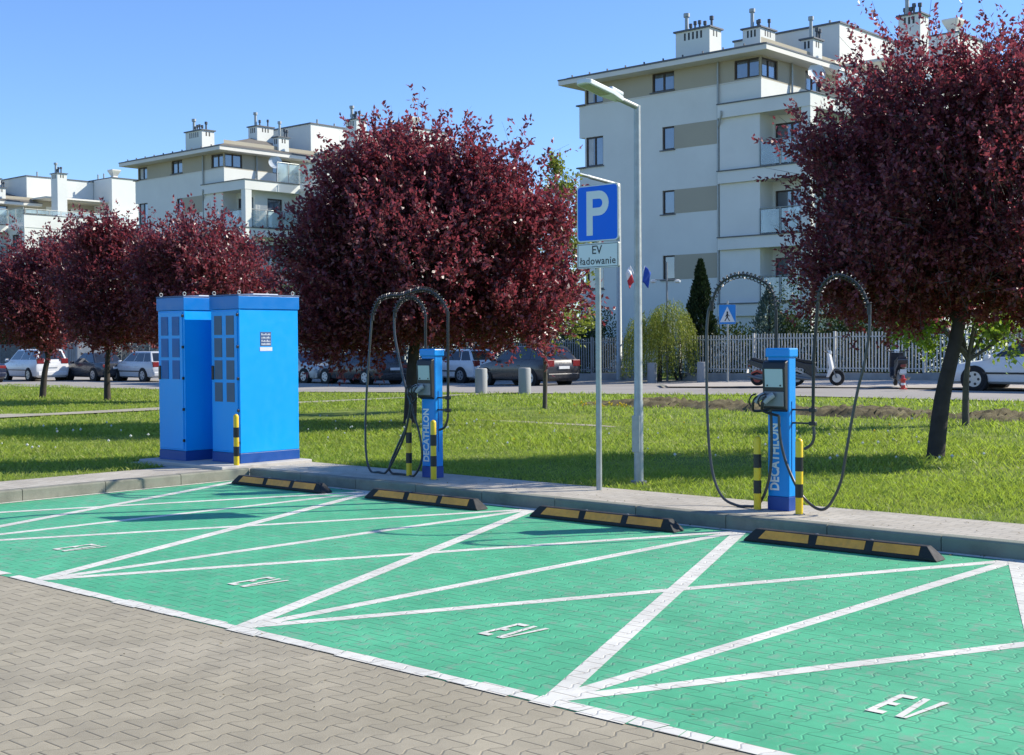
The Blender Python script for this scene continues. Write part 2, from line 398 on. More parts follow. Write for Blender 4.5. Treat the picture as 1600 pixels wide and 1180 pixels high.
# ------------------------------------------------------------------ grass
def leafy(name, cols, rough=.5, trans=.3, tcol=(.3, .4, .05), spec=.4, dry=None):
    s = NT(name); g = s.n('ShaderNodeNewGeometry'); st = [(i/(len(cols)-1), c) for i, c in enumerate(cols)]
    c = s.ramp(g.outputs['Random Per Island'], st)
    k = s.mapr(s.noise(1.3, 4), .3, .7, .72, 1.28); v = s.n('ShaderNodeVectorMath', operation='SCALE'); s.L(c, v.inputs[0]); s.L(k, v.inputs['Scale'])
    co = v.outputs[0]
    if dry: co = s.mix(s.mapr(s.noise(.45, 7, .7), .50, .68, 0, .75), co, dry); co = s.mix(s.mapr(s.noise(1.6, 5, .7), .54, .66, 0, .5), co, (.10, .17, .02))
    s.L(co, s.b.inputs['Base Color']); s.set(Roughness=rough, Specular_IOR_Level=spec)
    t = s.n('ShaderNodeBsdfTranslucent'); t.inputs[0].default_value = (*tcol, 1)
    m = s.n('ShaderNodeMixShader'); m.inputs[0].default_value = trans; s.L(s.b.outputs[0], m.inputs[1]); s.L(t.outputs[0], m.inputs[2])
    s.L(m.outputs[0], s.t.nodes['Material Output'].inputs[0]); return s.m
M['grass'] = leafy('grass_blades', [(.09, .15, .018), (.18, .265, .032), (.27, .34, .052), (.45, .42, .15)], .5, .45, (.42, .56, .06), dry=(.36, .33, .12))
HGV = np.vectorize(hgt)
def patchy(x, y):
    return .5+.25*np.sin(x*1.7+y*.6)*np.sin(y*1.3-x*.4+1)+.25*np.sin(x*.55+2*np.sin(y*.4))*np.cos(y*.7+x*.2)
def grass(name, x0, x1, y0, y1, dens, hl, hh, wd, keep=None):
    n = int((x1-x0)*(y1-y0)*dens); x = rng.uniform(x0, x1, n); y = rng.uniform(y0, y1, n)
    p = patchy(x, y); k = rng.random(n) < .45+.6*p
    if keep is not None: k &= keep(x, y)
    x, y, p = x[k], y[k], p[k]; n = len(x); z = HGV(x, y)-.01
    h = rng.uniform(hl, hh, n)*(.35+.6*p)*rng.choice([1, 1, 1, 1.35], n); a = rng.uniform(0, 2*np.pi, n); b = rng.uniform(0, 2*np.pi, n); ln = rng.uniform(.2, 1.1, n)*h
    wv = wd*rng.uniform(.6, 1.4, n)
    V = np.zeros((n, 4, 3)); dx, dy = np.cos(a)*wv/2, np.sin(a)*wv/2; lx, ly = np.cos(b)*ln, np.sin(b)*ln
    V[:, 0] = np.stack([x-dx, y-dy, z], 1); V[:, 1] = np.stack([x+dx, y+dy, z], 1)
    V[:, 2] = np.stack([x+dx*.7+lx*.4, y+dy*.7+ly*.4, z+h*.6], 1); V[:, 3] = np.stack([x+lx, y+ly, z+h], 1)
    i = np.arange(n)[:, None]*4
    F = np.concatenate([i+0, i+1, i+2, i+3], 1)
    o = bigmesh(name, V.reshape(-1, 3), F, M['grass']); return tag(o, kind='stuff')
inplinth = lambda x, y: ~((x > -6.75) & (y > 4.8) & (y < 6.45))
notpath = lambda x, y: ~((np.abs(y-(3.8+(x+34)*.385)) < 1.15) & (x < -18.6)) & ~((np.abs(x+19.4) < .75) & (y > 9.5) & (y < 26)) & ~((np.abs(y-14.05) < .14) & (x > -8.8) & (x < -5.5) & (rng.random(x.shape) < .6))
notsoil = lambda x, y: ~((x > -10.4) & (x < 1.9) & (np.abs(y-19.6-.35*np.sin(x*.6)) < .85) & (rng.random(x.shape) < .45)) & notpath(x, y)
GR = []
GR.append(grass('grass_beside_pavement', -7, 6.5, 6.39, 9.5, 2500, .035, .085, .006, inplinth))
GR.append(grass('grass_under_trees', -12, 4, 9.5, 15, 900, .05, .11, .010, notsoil))
GR.append(grass('grass_left_of_cabinets', -14, -5.70, -1, 9.5, 1500, .05, .11, .008, lambda x, y: inplinth(x, y) & notpath(x, y)))
GR.append(grass('grass_left_lawn', -26, -14, 3, 15, 380, .05, .12, .016, notpath))
GR.append(grass('grass_middle_lawn', -24, 2.5, 15, 21, 300, .05, .12, .018, notsoil))
GR.append(grass('grass_far_lawn', -50, 2, 21, 25.2, 130, .06, .14, .03, notpath))
GR.append(grass('grass_far_left_lawn', -45, -24, 8, 21, 120, .06, .14, .03, notpath))
# dandelion clocks and flowers
def dots(name, n, box, r, mt, zl=(.08, .16)):
    mb = MB()
    for i in range(n):
        x = random.uniform(box[0], box[1]); y = random.uniform(box[2], box[3]); z = hgt(x, y)+random.uniform(*zl); s = r*random.uniform(.7, 1.3)
        mb.add([(x+s, y, z), (x-s, y, z), (x, y+s, z), (x, y-s, z), (x, y, z+s), (x, y, z-s)], [(0, 2, 4), (2, 1, 4), (1, 3, 4), (3, 0, 4), (2, 0, 5), (1, 2, 5), (3, 1, 5), (0, 3, 5)])
    return tag(mb.build(name, mt), kind='stuff')
M['clock'] = mat('dandelion_fluff', (.62, .63, .55), .9); M['yel_fl'] = mat('dandelion_yellow', (.75, .52, .02), .8)
dots('dandelion_clocks', 60, (-13, -7.5, 2.5, 12), .022, M['clock']); dots('dandelion_clocks', 40, (-9, -3.5, 7.2, 13), .02, M['clock'])
dots('dandelion_clocks', 26, (-2, 3, 9, 17), .02, M['clock'])
dots('dandelion_flowers', 26, (-9.3, -7.9, 17.0, 17.8), .03, M['yel_fl'], (.1, .2)); dots('dandelion_flowers', 22, (-8, 2, 9, 16), .018, M['yel_fl'])

# ------------------------------------------------------------------ street objects on the pavement
M['yellow'] = mat('yellow_paint', (.80, .55, .01), .35, var=.05, grime=.25, gs=9); M['black'] = mat('black_plastic', (.012, .012, .013), .4, var=.2, grime=.1)
M['blackrub'] = mat('black_rubber', (.018, .018, .018), .75, var=.2, bump=.3, bs=150, grime=.25, gs=6)
M['steel'] = mat('galvanised_steel', (.36, .385, .37), .5, .5, var=.14, vs=14, grime=.1, gs=5)
M['steel_dk'] = mat('dull_steel', (.22, .23, .23), .5, .5)
M['white'] = mat('white_paint', (.78, .78, .76), .4, var=.05, grime=.08)

def bollard(x, y, z=.124):
    root = empty('striped_bollard', (x, y, z)); H_, r = .66, .034
    mb = MB(); mb.lathe((0, 0, 0), [(r, 0), (r, H_-.012), (r*.93, H_), (r*.7, H_+.013), (r*.35, H_+.02), (.002, H_+.022)], 20); mb.build('post', M['yellow'], root, smooth=True)
    for a, b in ((.155, .275), (.39, .515)):
        MB().lathe((0, 0, 0), [(r+.002, a), (r+.002, b)], 20).build('black_band', M['black'], root, smooth=True)
    MB().lathe((0, 0, 0), [(.05, 0), (.05, .008)], 16).build('base_plate', M['steel_dk'], root)
    return root
BG = 'yellow and black bollards guarding the chargers'
b0 = bollard(2.77, 5.79); tag(b0, 'yellow and black striped bollard in front of the right charger, nearest the camera', 'bollard', BG)
for (x, y), lab in (((2.31, 5.84), 'yellow and black striped bollard left of the right charger, inside its hanging cable loop'),
                    ((-1.93, 5.84), 'yellow and black striped bollard in front of the right side of the left charger'),
                    ((-2.45, 5.95), 'yellow and black striped bollard behind the cable loops left of the left charger'),
                    ((-4.87, 5.27), 'yellow and black striped bollard at the corner of the blue cabinet')):
    c = copy_tree(b0); c.location = (x, y, .124); tag(c, lab)

# wheel stops
M['stop_y'] = mat('yellow_reflector_panel', (1.0, .37, .045), .5, var=.2, vs=12, grime=.35, gs=8, bump=.3, bs=120)
def wheel_stop(x, y):
    root = empty('wheel_stop', (x, y, .0)); L, Wd, H_ = 1.70, .16, .11
    # trapezium section, bevelled ends
    hb, ht, e = Wd/2, .035, .10
    vs = [(-L/2, -hb, .006), (L/2, -hb, .006), (L/2, hb, .006), (-L/2, hb, .006), (-L/2+.02, -hb, .028), (L/2-.02, -hb, .028), (L/2-.02, hb, .028), (-L/2+.02, hb, .028),
          (-L/2+e, -ht, H_), (L/2-e, -ht, H_), (L/2-e, ht, H_), (-L/2+e, ht, H_)]
    fs = [(3, 2, 1, 0), (0, 1, 5, 4), (1, 2, 6, 5), (2, 3, 7, 6), (3, 0, 4, 7), (4, 5, 9, 8), (5, 6, 10, 9), (6, 7, 11, 10), (7, 4, 8, 11), (8, 9, 10, 11)]
    MB().add(vs, fs).build('rubber_body', M['blackrub'], root, bevel=.006)
    # reflective panels on the sloping face (towards the bay)
    a = Vector((0, -hb, .028)); b = Vector((0, -ht, H_)); nrm = Vector((0, -(H_-.028), (hb-ht))).normalized()*.0035
    for i, (u0, u1, s0, s1) in enumerate(((-.70, -.24, .05, -.01), (-.17, .25, .0, -.0), (.32, .70, .0, .0))):
        P = [a.lerp(b, .12)+Vector((u0, 0, 0)), a.lerp(b, .12)+Vector((u1, 0, 0)), a.lerp(b, .9)+Vector((u1+s1, 0, 0)), a.lerp(b, .9)+Vector((u0+s0, 0, 0))]
        MB().add([p-nrm*2 for p in P]+[p+nrm for p in P], [(4, 5, 6, 7), (0, 1, 5, 4), (1, 2, 6, 5), (2, 3, 7, 6), (3, 0, 4, 7)]).build('reflective_panel', M['stop_y'], root)
    for u in (-.2, .28):
        MB().lathe((u, 0, 0), [(.014, H_-.002), (.014, H_+.004), (.006, H_+.007)], 10).build('fixing_bolt', M['steel_dk'], root)
    return root
w0 = wheel_stop(1.23, 4.93); GS = 'rubber wheel stops at the head of the bays'
tag(w0, 'second black rubber wheel stop from the right, its yellow panels facing the bay', 'wheel stop', GS)
for x, y, lab in ((3.63, 4.92, 'rightmost black rubber wheel stop with yellow panels, nearest the right charger'),
               (-1.15, 4.93, 'black rubber wheel stop with yellow panels on the bay before the left charger'),
               (-3.52, 4.90, 'black rubber wheel stop with three yellow panels nearest the blue cabinets, leftmost of the four')):
    c = copy_tree(w0); c.location = (x, y, 0); tag(c, lab)

# blue power cabinets
def blue_mat(name, c, rough=.35):
    return mat(name, c, rough, var=.03, vs=2, spec=.4, bump=.04, bs=300)
M['blue'] = blue_mat('cabinet_blue', (.001, .345, .88)); M['blue_top'] = blue_mat('cabinet_band_blue', (.002, .17, .52)); M['blue_dk'] = blue_mat('cabinet_plinth_blue', (.012, .075, .30))
M['vent'] = mat('vent_grey', (.10, .15, .22), .6, var=.1); M['ventblue'] = mat('vent_blue', (.012, .13, .40), .5)
M['sticker'] = mat('sticker_dark', (.05, .10, .22), .5); M['sticker_l'] = mat('sticker_pale', (.62, .66, .72), .5)
M['concrete'] = mat('pale_concrete', (.50, .47, .42), .9, var=.15, bump=.5, bs=80, grime=.2)
def cabinet(x, y, ventm, sticker):
    root = empty('power_cabinet', (x, y, .165)); w_, d_, H_ = .60, .94, 2.13   # origin: near right corner, body to -x and +y
    MB().box(-w_, 0, 0, d_, .13, H_-.17).build('body', M['blue'], root, bevel=.006)
    MB().box(-w_-.004, .004, -.004, d_+.004, 0, .127).build('base', M['blue_dk'], root, bevel=.004)
    rf = MB().box(-w_-.014, .014, -.014, d_+.014, H_-.168, H_-.002).build('top_band', M['blue_top'], root, bevel=.004)
    MB().box(-w_-.018, .018, -.018, d_+.018, H_, H_+.018).build('roof_rim', M['sticker'], root, bevel=.003)
    MB().box(-w_+.18, -.1, .3, .7, H_+.018, H_+.035).build('roof_plate', M['sticker_l'], root, bevel=.003)
    dr = MB().box(-w_+.022, -.03, -.012, -.001, .15, H_-.19).build('front_door', M['blue'], root, bevel=.005)
    for r in range(4 if sticker else 3):
        for c in range(2):
            x0 = -w_+.085+c*.255; z1 = H_-.25-r*.285
            mb = MB()
            mb.box(x0, x0+.17, -.0145, -.0125, z1-.245, z1)
            for k in range(11): mb.box(x0+.008, x0+.162, -.019, -.0146, z1-.018-k*.0215-.012, z1-.018-k*.0215)
            mb.build('louvre', ventm, dr)
    MB().box(-w_+.03, -w_+.075, -.028, -.0125, 1.06, 1.24).build('handle', M['black'], dr, bevel=.006)
    for k in range(5):
        MB().box(-.03, -.004, -.026, -.0015, .25+k*.405, .285+k*.405).build('hinge', M['black'], root, bevel=.004)
    for ex, ey in ((-.03, .03), (-w_+.03, .03), (-.03, d_-.06), (-w_+.03, d_-.06)):
        mb = MB(); pts = [(ex, ey+.022*math.cos(a), H_+.045+.022*math.sin(a)) for a in np.linspace(0, 2*math.pi, 13)]
        mb.tube(pts, .006, 6, False); mb.tube([(ex, ey, H_+.005), (ex, ey, H_+.026)], .008, 8); mb.build('eye_bolt', M['steel'], root, smooth=True)
    MB().box(.0005, .0045, .004, .016, .13, H_-.17).build('edge_strip', M['blue'], root)
    if sticker:
        st = MB().box(.001, .004, .33, .50, 1.49, 1.67).build('label_plate', M['sticker'], root)
        mb = MB(); random.seed(5)
        for r in range(4):
            for k in range(7): mb.box(.0042, .0056, .345+k*.021, .358+k*.021, 1.502+r*.042, 1.502+r*.042+random.choice([.012, .02, .024]))
        mb.build('label_print', M['sticker_l'], st)
        MB().box(.001, .004, .32, .515, 1.425, 1.475).build('label_strip', M['sticker_l'], root)
    return root
tag(cabinet(-4.99, 5.42, M['vent'], True), 'right blue cabinet with grey louvres and a small printed label', 'cabinet', 'blue power cabinets')
tag(cabinet(-5.87, 5.20, M['ventblue'], False), 'left blue cabinet with blue louvres, half hidden and shaded by the other', 'cabinet', 'blue power cabinets')
tag(MB().box(-6.66, -4.80, 5.0, 6.42, .06, .165).build('concrete_plinth', M['concrete'], bevel=.01), 'pale concrete plinth under the two blue cabinets', 'plinth')

# charging posts
M['chg'] = blue_mat('charger_blue', (.002, .255, .70)); M['chg_dk'] = blue_mat('charger_base_blue', (.012, .06, .28))
M['screen'] = mat('display_glass', (.42, .52, .52), .12, var=.05, coat=.5); M['grey_pl'] = mat('grey_plastic', (.20, .21, .22), .4, var=.1)
M['cable'] = mat('black_cable', (.045, .048, .048), .33, var=.1); M['conn'] = mat('connector_grey', (.33, .34, .35), .4, var=.1)
def smoothpts(P, n=6):
    out = []; P = [Vector(p) for p in P]
    for i in range(len(P)-1):
        a = P[max(i-1, 0)]; b = P[i]; c = P[i+1]; d = P[min(i+2, len(P)-1)]
        for k in range(n):
            t = k/n; out.append(.5*((2*b)+(c-a)*t+(2*a-5*b+4*c-d)*t*t+(3*b-a-3*c+d)*t**3))
    out.append(P[-1]); return out
def coil(mb, path, r, tr, pitch):
    L = [0]
    for i in range(1, len(path)): L.append(L[-1]+(path[i]-path[i-1]).length)
    n = int(L[-1]/pitch*10); pts = []; up = Vector((0, 1, 0))
    for k in range(n):
        s_ = L[-1]*k/n; i = max(j for j in range(len(L)) if L[j] <= s_); i = min(i, len(path)-2); t = (s_-L[i])/max(1e-6, L[i+1]-L[i])
        p = path[i].lerp(path[i+1], t); d = (path[i+1]-path[i]).normalized(); q = d.cross(up).normalized(); a = 2*math.pi*k/10
        pts.append(p+(up*math.cos(a)+q*math.sin(a))*r)
    mb.tube(pts, tr, 4)
def charger(x, y, poleA, archA, cabA, poleB, archB, cabB, brB, lowB, dYa, dYb):
    root = empty('charging_post', (x, y, .124)); O = Vector((x, y, .124)); w_, d_ = .215, .125
    def P(px, py, dy): return pY(px, py, y+dy)-O
    x0, x1 = -w_/2, w_/2
    body = [(x0, .0), (x1-.012, .0), (x1, .012), (x1, d_), (x0, d_)]
    MB().prism(body, .13, 1.41).build('body', M['chg'], root, bevel=.004)
    MB().prism([(a, b) for a, b in ((x0-.004, -.004), (x1+.004, -.004), (x1+.004, d_+.004), (x0-.004, d_+.004))], 0, .128).build('base', M['chg_dk'], root, bevel=.004)
    MB().box(x0-.018, x1+.018, -.02, d_+.018, 1.402, 1.485).build('cap', M['chg'], root, bevel=.012)
    MB().box(x1+.0005, x1+.004, .05, .056, .3, 1.0).build('side_seam', M['chg_dk'], root)
    # slanted screen housing
    h = MB(); a0, a1 = x0-.028, x1-.008
    prof = [(-.0, .905), (-.045, .93), (-.05, 1.12), (-.06, 1.30), (-.045, 1.355), (-.0, 1.375)]
    vs = [(a0, py, pz) for py, pz in prof]+[(a1, py, pz) for py, pz in prof]; k = len(prof)
    h.add(vs, [tuple(range(k)), tuple(range(k, 2*k))[::-1]]+[(j, k+j, k+j+1, j+1) for j in range(k-1)])
    ho = h.build('screen_housing', M['black'], root, bevel=.01)
    MB().add([(a0+.03, -.0515, 1.13), (a1-.02, -.0515, 1.13), (a1-.02, -.0600, 1.295), (a0+.03, -.0600, 1.295), (a0+.03, -.0545, 1.13), (a1-.02, -.0545, 1.13), (a1-.02, -.0635, 1.295), (a0+.03, -.0635, 1.295)],
             [(4, 5, 6, 7), (0, 1, 5, 4), (1, 2, 6, 5), (2, 3, 7, 6), (3, 0, 4, 7)]).build('display', M['screen'], ho)
    for bx in (a0+.055, a1-.045): MB().lathe((0, 0, 0), [(.009, 0), (.009, .004)], 12, Matrix.Translation((bx, -.0545, 1.145)) @ Matrix.Rotation(R(90), 4, 'X')).build('button', M['black'], ho)
    MB().box(a0+.02, a1-.012, -.062, -.046, .955, 1.09).build('holster', M['grey_pl'], ho, bevel=.006)
    text('maker_lettering', 'DECATHLON', .128, M['white'], Matrix.Translation((x0+.075, -.003, .49)) @ Matrix.Rotation(R(90), 4, 'X') @ Matrix.Rotation(R(90), 4, 'Z'), root, .0015, sx=.80, bold=.004)
    # booms
    ends = []
    for nm, pole, arch, cab, dy in (('a', poleA, archA, cabA, dYa), ('b', poleB, archB, cabB, dYb)):
        pp = [P(a, b, dy) for a, b in pole]
        if nm == 'a': pp[0].z = .9; pp[0].x = max(pp[0].x, x0+.03)
        bo = MB().tube(pp, .0155, 12).build('boom', M['black'], root, smooth=True)
        ap = smoothpts([P(a, b, dy) for a, b in arch])
        MB().tube(ap, .0125, 8).build('arched_cable', M['cable'], root, smooth=True)
        mb = MB(); coil(mb, ap, .031, .0055, .042); mb.build('spring_guide', M['black'], root, smooth=True)
        n = len(cab); cp = []
        for i, (a, b) in enumerate(cab):
            t = i/(n-1); cp.append(P(a, b, dy*(1-t)+(-.10)*t))
        cp = [ap[-1]]+cp
        for q in cp: q.z = max(q.z, .016)
        MB().tube(smoothpts(cp), .0135, 8).build('charging_cable', M['cable'], root, smooth=True)
        MB().tube([ap[-1]+Vector((0, 0, .03)), ap[-1]-Vector((0, 0, .06))], .02, 10).build('cable_clamp', M['black'], root, smooth=True)
        ends.append(cp[-1])
    for a, b in brB:
        p = P(a, b, dYb); mb = MB(); mb.box(x1-.01, p.x+.03, p.y-.012, p.y+.012, p.z-.008, p.z+.008); mb.lathe((p.x, p.y, p.z-.018), [(.034, 0), (.036, .006), (.036, .03), (.034, .036)], 14); mb.build('bracket', M['black'], root, bevel=.002)
    MB().tube(smoothpts([P(a, b, dYb) for a, b in lowB]), .014, 8).build('lower_hose', M['cable'], root, smooth=True)
    # plugs
    for i, e in enumerate(ends):
        hx = a0-.01 if i == 0 else a0+.085
        mb = MB(); mb.tube([(hx-.02, -.125, .99), (hx+.01, -.11, 1.03), (hx+.045, -.075, 1.06)], [.024, .03, .028], 10)
        pl = mb.build('plug', M['conn'], root, smooth=True)
        mb = MB(); mb.tube(smoothpts([e, (hx-.03, -.115, .91), (hx-.035, -.14, .96), (hx-.02, -.135, 1.02), (hx+.01, -.125, 1.045)]), .0125, 8); mb.build('grip', M['black'], pl, smooth=True)
        mb = MB(); mb.tube(smoothpts([(hx-.055, -.14, .955), (hx-.06, -.165, 1.0), (hx-.035, -.165, 1.05), (hx, -.14, 1.07)]), .008, 6); mb.build('plug_guard', M['black'], pl, smooth=True)
    return root
cR = charger(2.475, 5.93, [(1216, 640), (1213, 542), (1212.5, 484)], [(1212, 484), (1207, 457), (1192, 440), (1161, 429.5), (1134, 437), (1119, 454), (1112, 476)],
    [(1107, 487), (1104, 522), (1104, 572), (1105, 640), (1109, 708), (1117, 752), (1131, 779), (1151, 797), (1165, 799), (1185, 788), (1199, 759), (1205, 718), (1205, 657), (1203, 640)],
    [(1270, 664), (1271.5, 556), (1278, 474)], [(1278, 474), (1280, 457), (1290, 439), (1310, 429.5), (1331, 437), (1348, 454), (1358, 481)],
    [(1359, 490), (1358, 522), (1349.5, 572.5), (1341, 606), (1331, 657), (1322, 708), (1314, 752), (1300, 783), (1287, 796), (1270, 791), (1249.5, 769), (1229, 725), (1219, 684), (1217, 650)],
    [(1270, 641), (1270, 662)], [(1271, 666), (1272, 682), (1268, 694), (1257, 702)], .08, .07)
tag(cR, 'slim blue charging post with arched hanging cables on the right', 'charger', 'slim blue charging posts')
cL = charger(-2.16, 5.99, [(665, 620), (665, 545), (665, 493)], [(665, 493), (661, 479), (649.5, 466.5), (640, 464), (630, 468), (621.5, 476), (617, 487.5)],
    [(616, 496), (617, 524), (623, 557), (630, 591), (637, 616), (641, 630), (637, 661), (620, 700), (609, 728), (612, 739), (621.5, 747.5), (633, 750), (647, 743.5), (658, 722.5), (659, 700), (654, 672), (646, 647)],
    [(700, 645), (700, 560), (700, 487.5)], [(700, 487.5), (691.5, 471), (677.5, 457), (661, 452), (644, 455.5), (628, 461), (609, 462), (593.5, 468), (585, 482), (582, 493)],
    [(581, 499), (578, 538), (574, 594), (571, 664), (572.6, 714), (579.6, 738), (591, 745.5), (602, 742), (613, 722.5), (630, 686), (638, 652.6), (641, 632)],
    [(700, 622), (700, 641)], [(700, 646), (699, 656), (695, 667), (687, 672)], .06, .05)
tag(cL, 'slim blue charging post with tangled cable loops near the blue cabinets', 'charger', 'slim blue charging posts')

# parking sign
M['signblue'] = mat('sign_blue', (.003, .13, .70), .5, var=.03, spec=.25); M['signwhite'] = mat('sign_white', (.62, .66, .66), .4, var=.03); M['signblack'] = mat('sign_black', (.015, .015, .015), .5)
def rrect(x0, x1, z0, z1, r, n=5):
    pts = []
    for cx, cz, a0 in ((x1-r, z0+r, -90), (x1-r, z1-r, 0), (x0+r, z1-r, 90), (x0+r, z0+r, 180)):
        for k in range(n+1): a = R(a0+90*k/n); pts.append((cx+r*math.cos(a), cz+r*math.sin(a)))
    return pts
TXZ = Matrix.Rotation(R(90), 4, 'X')         # maps drawing plane xy to xz, normal to -y
ps = empty('parking_sign', (.16, 6.22, .12), 0, 'blue P parking sign with white EV plate on a thin steel pole', 'road sign')
MB().tube([(0, 0, -.1), (0, 0, 3.18)], .03, 16).build('pole', M['steel'], ps, smooth=True)
def plate(name, x0, x1, z0, z1, r, y, t, m, parent): return MB().prism(rrect(x0, x1, z0, z1, r), -y, -y+t, TXZ).build(name, m, parent)
zb = 2.60; hp = .59
pb = plate('sign_panel', -.235, .315, zb, zb+hp, .045, -.033, .022, M['steel'], ps); plate('white_rim', -.23, .31, zb+.005, zb+hp-.005, .04, -.0555, .0015, M['signwhite'], pb)
plate('blue_face', -.22, .30, zb+.015, zb+hp-.015, .035, -.0575, .0012, M['signblue'], pb)
def letterP(parent, cx, z0, h, y):
    w_ = h*.64; s = h*.18; mb = MB(); n = 10; x0 = cx-w_/2; rr = h*.28; z1 = z0+h
    out = [(x0, z1)]; inn = [(x0+s, z1-s)]
    xo = x0+w_-rr
    for k in range(n+1):
        a = R(90-180*k/n); out.append((xo+rr*math.cos(a), z1-rr+rr*math.sin(a))); inn.append((xo+(rr-s)*math.cos(a), z1-rr+(rr-s)*math.sin(a)))
    out.append((x0+s, z1-2*rr)); inn.append((x0+s, z1-2*rr+s))
    vs = [(a, y, b) for a, b in out]+[(a, y, b) for a, b in inn]; m = len(out)
    mb.add(vs, [(m+i, m+i+1, i+1, i) for i in range(m-1)])
    mb.quad((x0, y, z0), (x0+s, y, z0), (x0+s, y, z1-s), (x0, y, z1))
    return mb.build('letter', M['signwhite'], parent)
letterP(pb, .045, zb+.065, .46, -.0605)
zb2 = zb-.275
pe = plate('supplementary_plate', -.235, .315, zb2, zb2+.262, .02, -.033, .022, M['steel'], ps); plate('white_face', -.23, .31, zb2+.004, zb2+.258, .018, -.0555, .0015, M['signwhite'], pe)
fr = MB(); 
for a in ((-.223, .303, zb2+.245, zb2+.251), (-.223, .303, zb2+.011, zb2+.017), (-.223, -.217, zb2+.017, zb2+.245), (.297, .303, zb2+.017, zb2+.245)): fr.box(a[0], a[1], -.0572, -.0562, a[2], a[3])
fr.build('border', M['signblack'], pe)
text('lettering', 'EV', .125, M['signblack'], Matrix.Translation((.03, -.0575, zb2+.185)) @ TXZ, pe, .0008, bold=.001)
text('lettering', 'ładowanie', .108, M['signblack'], Matrix.Translation((.042, -.0575, zb2+.072)) @ TXZ, pe, .0008, sx=1.0, bold=.001, space=1.08)
for z in (zb+.12, zb+.47, zb2+.13): MB().box(-.05, .05, -.034, .036, z-.015, z+.015).build('clamp', M['steel_dk'], ps, bevel=.003)

# street lamps
M['lamp_glass'] = mat('lamp_cover', (.30, .33, .27), .25, var=.05)
def street_lamp(x, y, z, H_, r0_, r1_, arm, rise, label, ll=.58, lw=.19):
    root = empty('street_lamp', (x, y, z), 0, label, 'street lamp', 'street lamps')
    MB().tube([(0, 0, -.2), (0, 0, .9), (0, 0, .92), (0, 0, H_)], [r0_, r0_, r0_*.9, r1_], 16).build('pole', M['steel'], root, smooth=True)
    MB().tube([(0, 0, .0), (0, 0, .035)], r0_*1.7, 16).build('base_plate', M['steel_dk'], root)
    MB().box(-.05, .05, -r0_-.004, -r0_+.01, .35, .75).build('service_door', M['steel'], root, bevel=.003)
    MB().tube([(0, .02, H_-.02), (0, -arm, H_-.02+rise*arm)], r1_*.85, 12).build('arm', M['steel'], root, smooth=True)
    th = math.atan(rise); Mx = Matrix.Translation((0, -arm, H_-.02+rise*arm)) @ Matrix.Rotation(-th, 4, 'X')
    pts = [(-.05, .08), (-lw/2, -.14), (-lw/2, -ll+.04), (-lw/2+.04, -ll), (lw/2-.04, -ll), (lw/2, -ll+.04), (lw/2, -.14), (.05, .08)]
    hd = MB().prism(pts, -.028, .022, Mx).build('lamp_head', M['signwhite'], root, bevel=.008)
    MB().prism([(-.06, .06), (-.075, -.16), (.075, -.16), (.06, .06)], .0225, .065, Mx).build('driver_box', M['signwhite'], hd, bevel=.012)
    MB().prism([(-lw/2+.03, -.18), (-lw/2+.03, -ll+.04), (lw/2-.03, -ll+.04), (lw/2-.03, -.18)], -.033, -.0285, Mx).build('lens', M['lamp_glass'], hd)
    return root
street_lamp(.11, 6.98, .12, 4.12, .052, .036, .38, .16, 'nearest steel street lamp with a flat head over the parking sign')
street_lamp(-24.29, 38.43, .07, 8.05, .13, .09, 1.9, .08, 'far thin street lamp seen behind the parking sign', .8, .3)

# ------------------------------------------------------------------ buildings
def wallmat(name, c): return mat(name, c, .9, var=.05, vs=.6, grime=.07, gs=.35, bump=.15, bs=25, spec=.2)
M['wall'] = wallmat('white_render', (.70, .715, .66)); M['beige'] = wallmat('beige_render', (.42, .385, .295)); M['trim'] = mat('dark_metal_trim', (.10, .11, .12), .5, .3)
M['frame'] = mat('dark_window_frame', (.045, .03, .022), .5, var=.1); M['roof'] = mat('brown_roof_felt', (.16, .145, .12), .85, var=.15); M['fascia'] = wallmat('eave_render', (.70, .68, .61))
def glassmat(name, c, rough, metal=0, alpha=1):
    s = NT(name); n = s.noise(.7, 3); v = s.ramp(n, [(.35, c), (.65, tuple(min(1, a*1.9+.01) for a in c))]); s.L(v, s.b.inputs['Base Color'])
    s.set(Roughness=rough, Metallic=metal, Specular_IOR_Level=.9, Coat_Weight=1.0, Coat_Roughness=.03, Coat_IOR=1.8)
    if alpha < 1: s.set(Alpha=alpha)
    return s.m
M['pane'] = glassmat('window_glass', (.05, .065, .085), .08); M['rail_glass'] = glassmat('frosted_glass', (.30, .38, .37), .25, 0, .5); M['dark'] = mat('dark_interior', (.03, .032, .03), .6)
M['curtain'] = mat('pale_curtain', (.5, .52, .52), .8)
